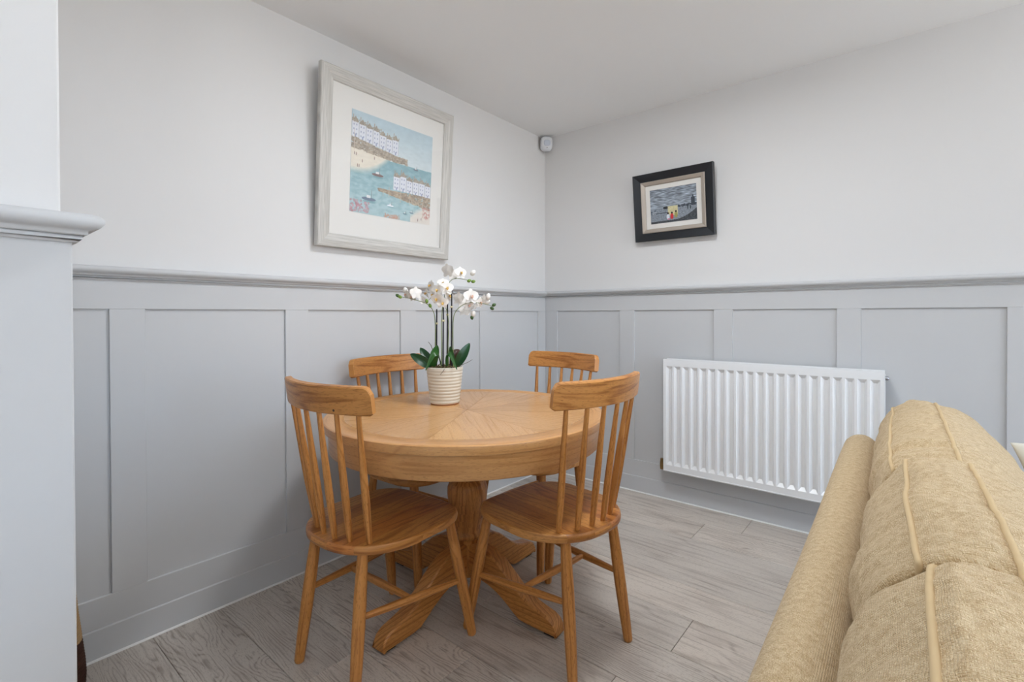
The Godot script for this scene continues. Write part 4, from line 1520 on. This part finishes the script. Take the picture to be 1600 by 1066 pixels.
func make_sofa() -> void:
	var t := thing("sofa", "beige woven fabric sofa with piped back cushions, seen from behind", "sofa", Vector3(1.864, 0, 0.745), deg_to_rad(1.2))
	var L := 2.08
	# padded back: a tall slab with a full round top
	var st := new_st()
	var rings := []
	for i in 25:
		var f := float(i) / 24
		var g := f - sin(TAU * f) / TAU * 0.8
		var z := L * g
		var d: float = minf(z, L - z)
		var e: float = clampf(d / 0.035, 0.0, 1.0)
		var k := 0.62 + 0.38 * sqrt(1.0 - (1.0 - e) * (1.0 - e))
		var r := 0.0515 * k
		var cx := 0.0535
		var cy := 0.6465 + 0.004 * sin(z * 5.0)
		var ring := []
		for q in 15:
			var a := PI - PI * q / 14
			ring.append(Vector3(cx + cos(a) * r, cy + sin(a) * r * 1.02, z))
		for q in 6:
			ring.append(Vector3(cx + r, lerpf(cy, 0.12, (q + 1) / 6.0), z))
		for q in 6:
			ring.append(Vector3(cx - r, lerpf(0.12, cy, q / 6.0), z))
		rings.append(ring)
	add_loft(st, rings, true, true, Vector2(0.4, 0.1))
	part("back_frame", mesh_of(st), M.cloth, t)
	# base and arms
	part("base", box_mesh(Vector3(0.50, 0.20, L / 2), Vector3(0.80, 0.16, L - 0.04), 0.02, 2), M.cloth, t)
	for z in [0.07, L - 0.07]:
		part("arm", slab_cushion(Vector3(0.50, 0.345, z), Vector3(0.80, 0.45, 0.15), 0.02, 4), M.cloth, t)
	for z in [0.09, L - 0.09]:
		for x in [0.08, 0.86]:
			part("leg", turned(Vector3(x, 0.125, z), Vector3(x, 0.0, z), [[0, 0.024], [0.9, 0.017], [1.0, 0.015]], 12), M.dark_wood, t)
	for k in 2:
		var z := 0.15 + (L - 0.30) * (k + 0.5) / 2
		part("seat_cushion", slab_cushion(Vector3(0.60, 0.36, z), Vector3(0.66, 0.16, (L - 0.31) / 2), 0.12, k + 1), M.cloth, t)
	# back cushions: outline (x, y); index 3 and 5 carry the piped seams
	var c1 := [Vector2(0.150, 0.42), Vector2(0.118, 0.58), Vector2(0.108, 0.72), Vector2(0.142, 0.806), Vector2(0.195, 0.838), Vector2(0.248, 0.838), Vector2(0.318, 0.808), Vector2(0.388, 0.730), Vector2(0.440, 0.620), Vector2(0.468, 0.500), Vector2(0.440, 0.42), Vector2(0.29, 0.40)]
	var c2 := []
	for q in c1:
		c2.append(q + Vector2(0.012, 0.004))
	c2[2] = Vector2(0.106, 0.735)
	c2[3] = Vector2(0.168, 0.828)
	c2[4] = Vector2(0.212, 0.846)
	back_cushion(t, 0.010, 0.870, c1, 3, 5, 3, 0.010, 0.80, 0.93)
	back_cushion(t, 0.862, 1.372, c2, 3, 5, 8, 0.0, 0.93, 0.93)
	var c3 := c2.duplicate()
	c3[3] = Vector2(0.180, 0.832)
	back_cushion(t, 1.364, 2.00, c3, 3, 5, 14, 0.0, 0.90, 0.85)
	# pale scatter cushion against the far arm
	var p := thing("scatter_cushion", "pale scatter cushion leaning in the corner of the sofa", "cushion", Vector3(2.525, 0.475, 0.96))
	var ps := new_st()
	var m := 22
	var pp := func(i: int, j: int, side: float) -> Vector3:
		var u := sin((-1.0 + 2.0 * i / m) * PI / 2)
		var v := sin((-1.0 + 2.0 * j / m) * PI / 2)
		var puff := pow(maxf(0.0, (1.0 - u * u) * (1.0 - v * v)), 0.42)
		# sides drawn in between the four corners
		return Vector3(u * 0.19 * (1.0 - 0.09 * (1.0 - v * v)), 0.167 + v * 0.167 * (1.0 - 0.09 * (1.0 - u * u)), side * 0.065 * puff)
	for side in [-1.0, 1.0]:
		ps.set_smooth_group(1)
		for i in m:
			for j in m:
				quad(ps, pp.call(i, j, side), pp.call(i + 1, j, side), pp.call(i + 1, j + 1, side), pp.call(i, j + 1, side), Vector3(0, 0.167, 0))
	var o := part("cover", mesh_of(ps), M.pillow, p)
	o.basis = Basis(Vector3.BACK, deg_to_rad(12)) * Basis(Vector3.RIGHT, deg_to_rad(-6))

# ------------------------------------------------------------------ unseen lamps, added to even out the light
func make_added_lamps() -> void:
	var shade := mat(Color(0.93, 0.90, 0.84), 0.8)
	shade.emission_enabled = true
	shade.emission = Color(1.0, 0.93, 0.84)
	shade.emission_energy_multiplier = 0.6
	for spot in [[Vector3(2.9, 0, 3.75), "added unseen drum-shaded floor lamp beyond the end of the sofa", E_FLOOR_A], [Vector3(4.4, 0, 0.6), "added unseen drum-shaded floor lamp against the radiator wall across from the sofa", E_FLOOR_B]]:  # unseen floor lamps, added to bounce light off the ceiling
		var t := thing("added_floor_lamp", spot[1], "lamp", spot[0])
		part("base", lathe_mesh([Vector2(0.0, 0.0), Vector2(0.13, 0.0), Vector2(0.13, 0.015), Vector2(0.12, 0.022), Vector2(0.0, 0.024)], 36), M.chrome, t)
		part("pole", tube_mesh([Vector3(0, 0.02, 0), Vector3(0, 0.7, 0), Vector3(0, 1.38, 0)], [0.011, 0.011, 0.011], 12), M.chrome, t)
		part("shade", lathe_mesh([Vector2(0.190, 1.25), Vector2(0.160, 1.52), Vector2(0.158, 1.52), Vector2(0.188, 1.25)], 40), shade, t)
		part("bulb", lathe_mesh([Vector2(0.0, 1.38), Vector2(0.015, 1.385), Vector2(0.030, 1.42), Vector2(0.030, 1.44), Vector2(0.015, 1.465), Vector2(0.0, 1.47)], 20), shade, t)
		# light leaving the open top of the shade
		var l := AreaLight3D.new()
		l.name = "light"
		t.add_child(l, true)
		l.position = Vector3(0, 1.525, 0)
		l.rotation.x = PI / 2
		l.area_size = Vector2(0.26, 0.26)
		l.light_color = LAMP_COLOUR
		l.light_energy = spot[2]
		l.area_range = 14.0
		l.shadow_enabled = true
	# unseen flush ceiling lights, added to send light down on table, floor and sofa
	for spot in [[Vector3(1.34, CEIL, 1.42), "added unseen flush round ceiling light near the dining table", E_TABLE], [Vector3(3.3, CEIL, 2.70), "added unseen flush round ceiling light above the sofa seats", E_SOFA]]:
		var c := thing("added_ceiling_light", spot[1], "lamp", spot[0])
		part("rim", lathe_mesh([Vector2(0.0, -0.010), Vector2(0.195, -0.010), Vector2(0.200, -0.045), Vector2(0.212, -0.045), Vector2(0.215, -0.040), Vector2(0.215, 0.0)], 48), M.white_plastic, c)
		part("diffuser", lathe_mesh([Vector2(0.0, -0.052), Vector2(0.12, -0.050), Vector2(0.198, -0.040), Vector2(0.198, -0.012), Vector2(0.0, -0.012)], 48), shade, c)
		var d := AreaLight3D.new()
		d.name = "light"
		c.add_child(d, true)
		d.position = Vector3(0, -0.056, 0)
		d.rotation.x = -PI / 2
		d.area_size = Vector2(0.34, 0.34)
		d.light_color = LAMP_COLOUR
		d.light_energy = spot[2]
		d.area_range = 14.0
		d.shadow_enabled = true

func _ready() -> void:
	make_camera_and_light()
	make_materials()
	make_room()
	make_added_lamps()
	make_table()
	make_chairs()
	make_sofa()
	make_radiator()
	make_pictures()
	make_orchid()
	make_small_things()
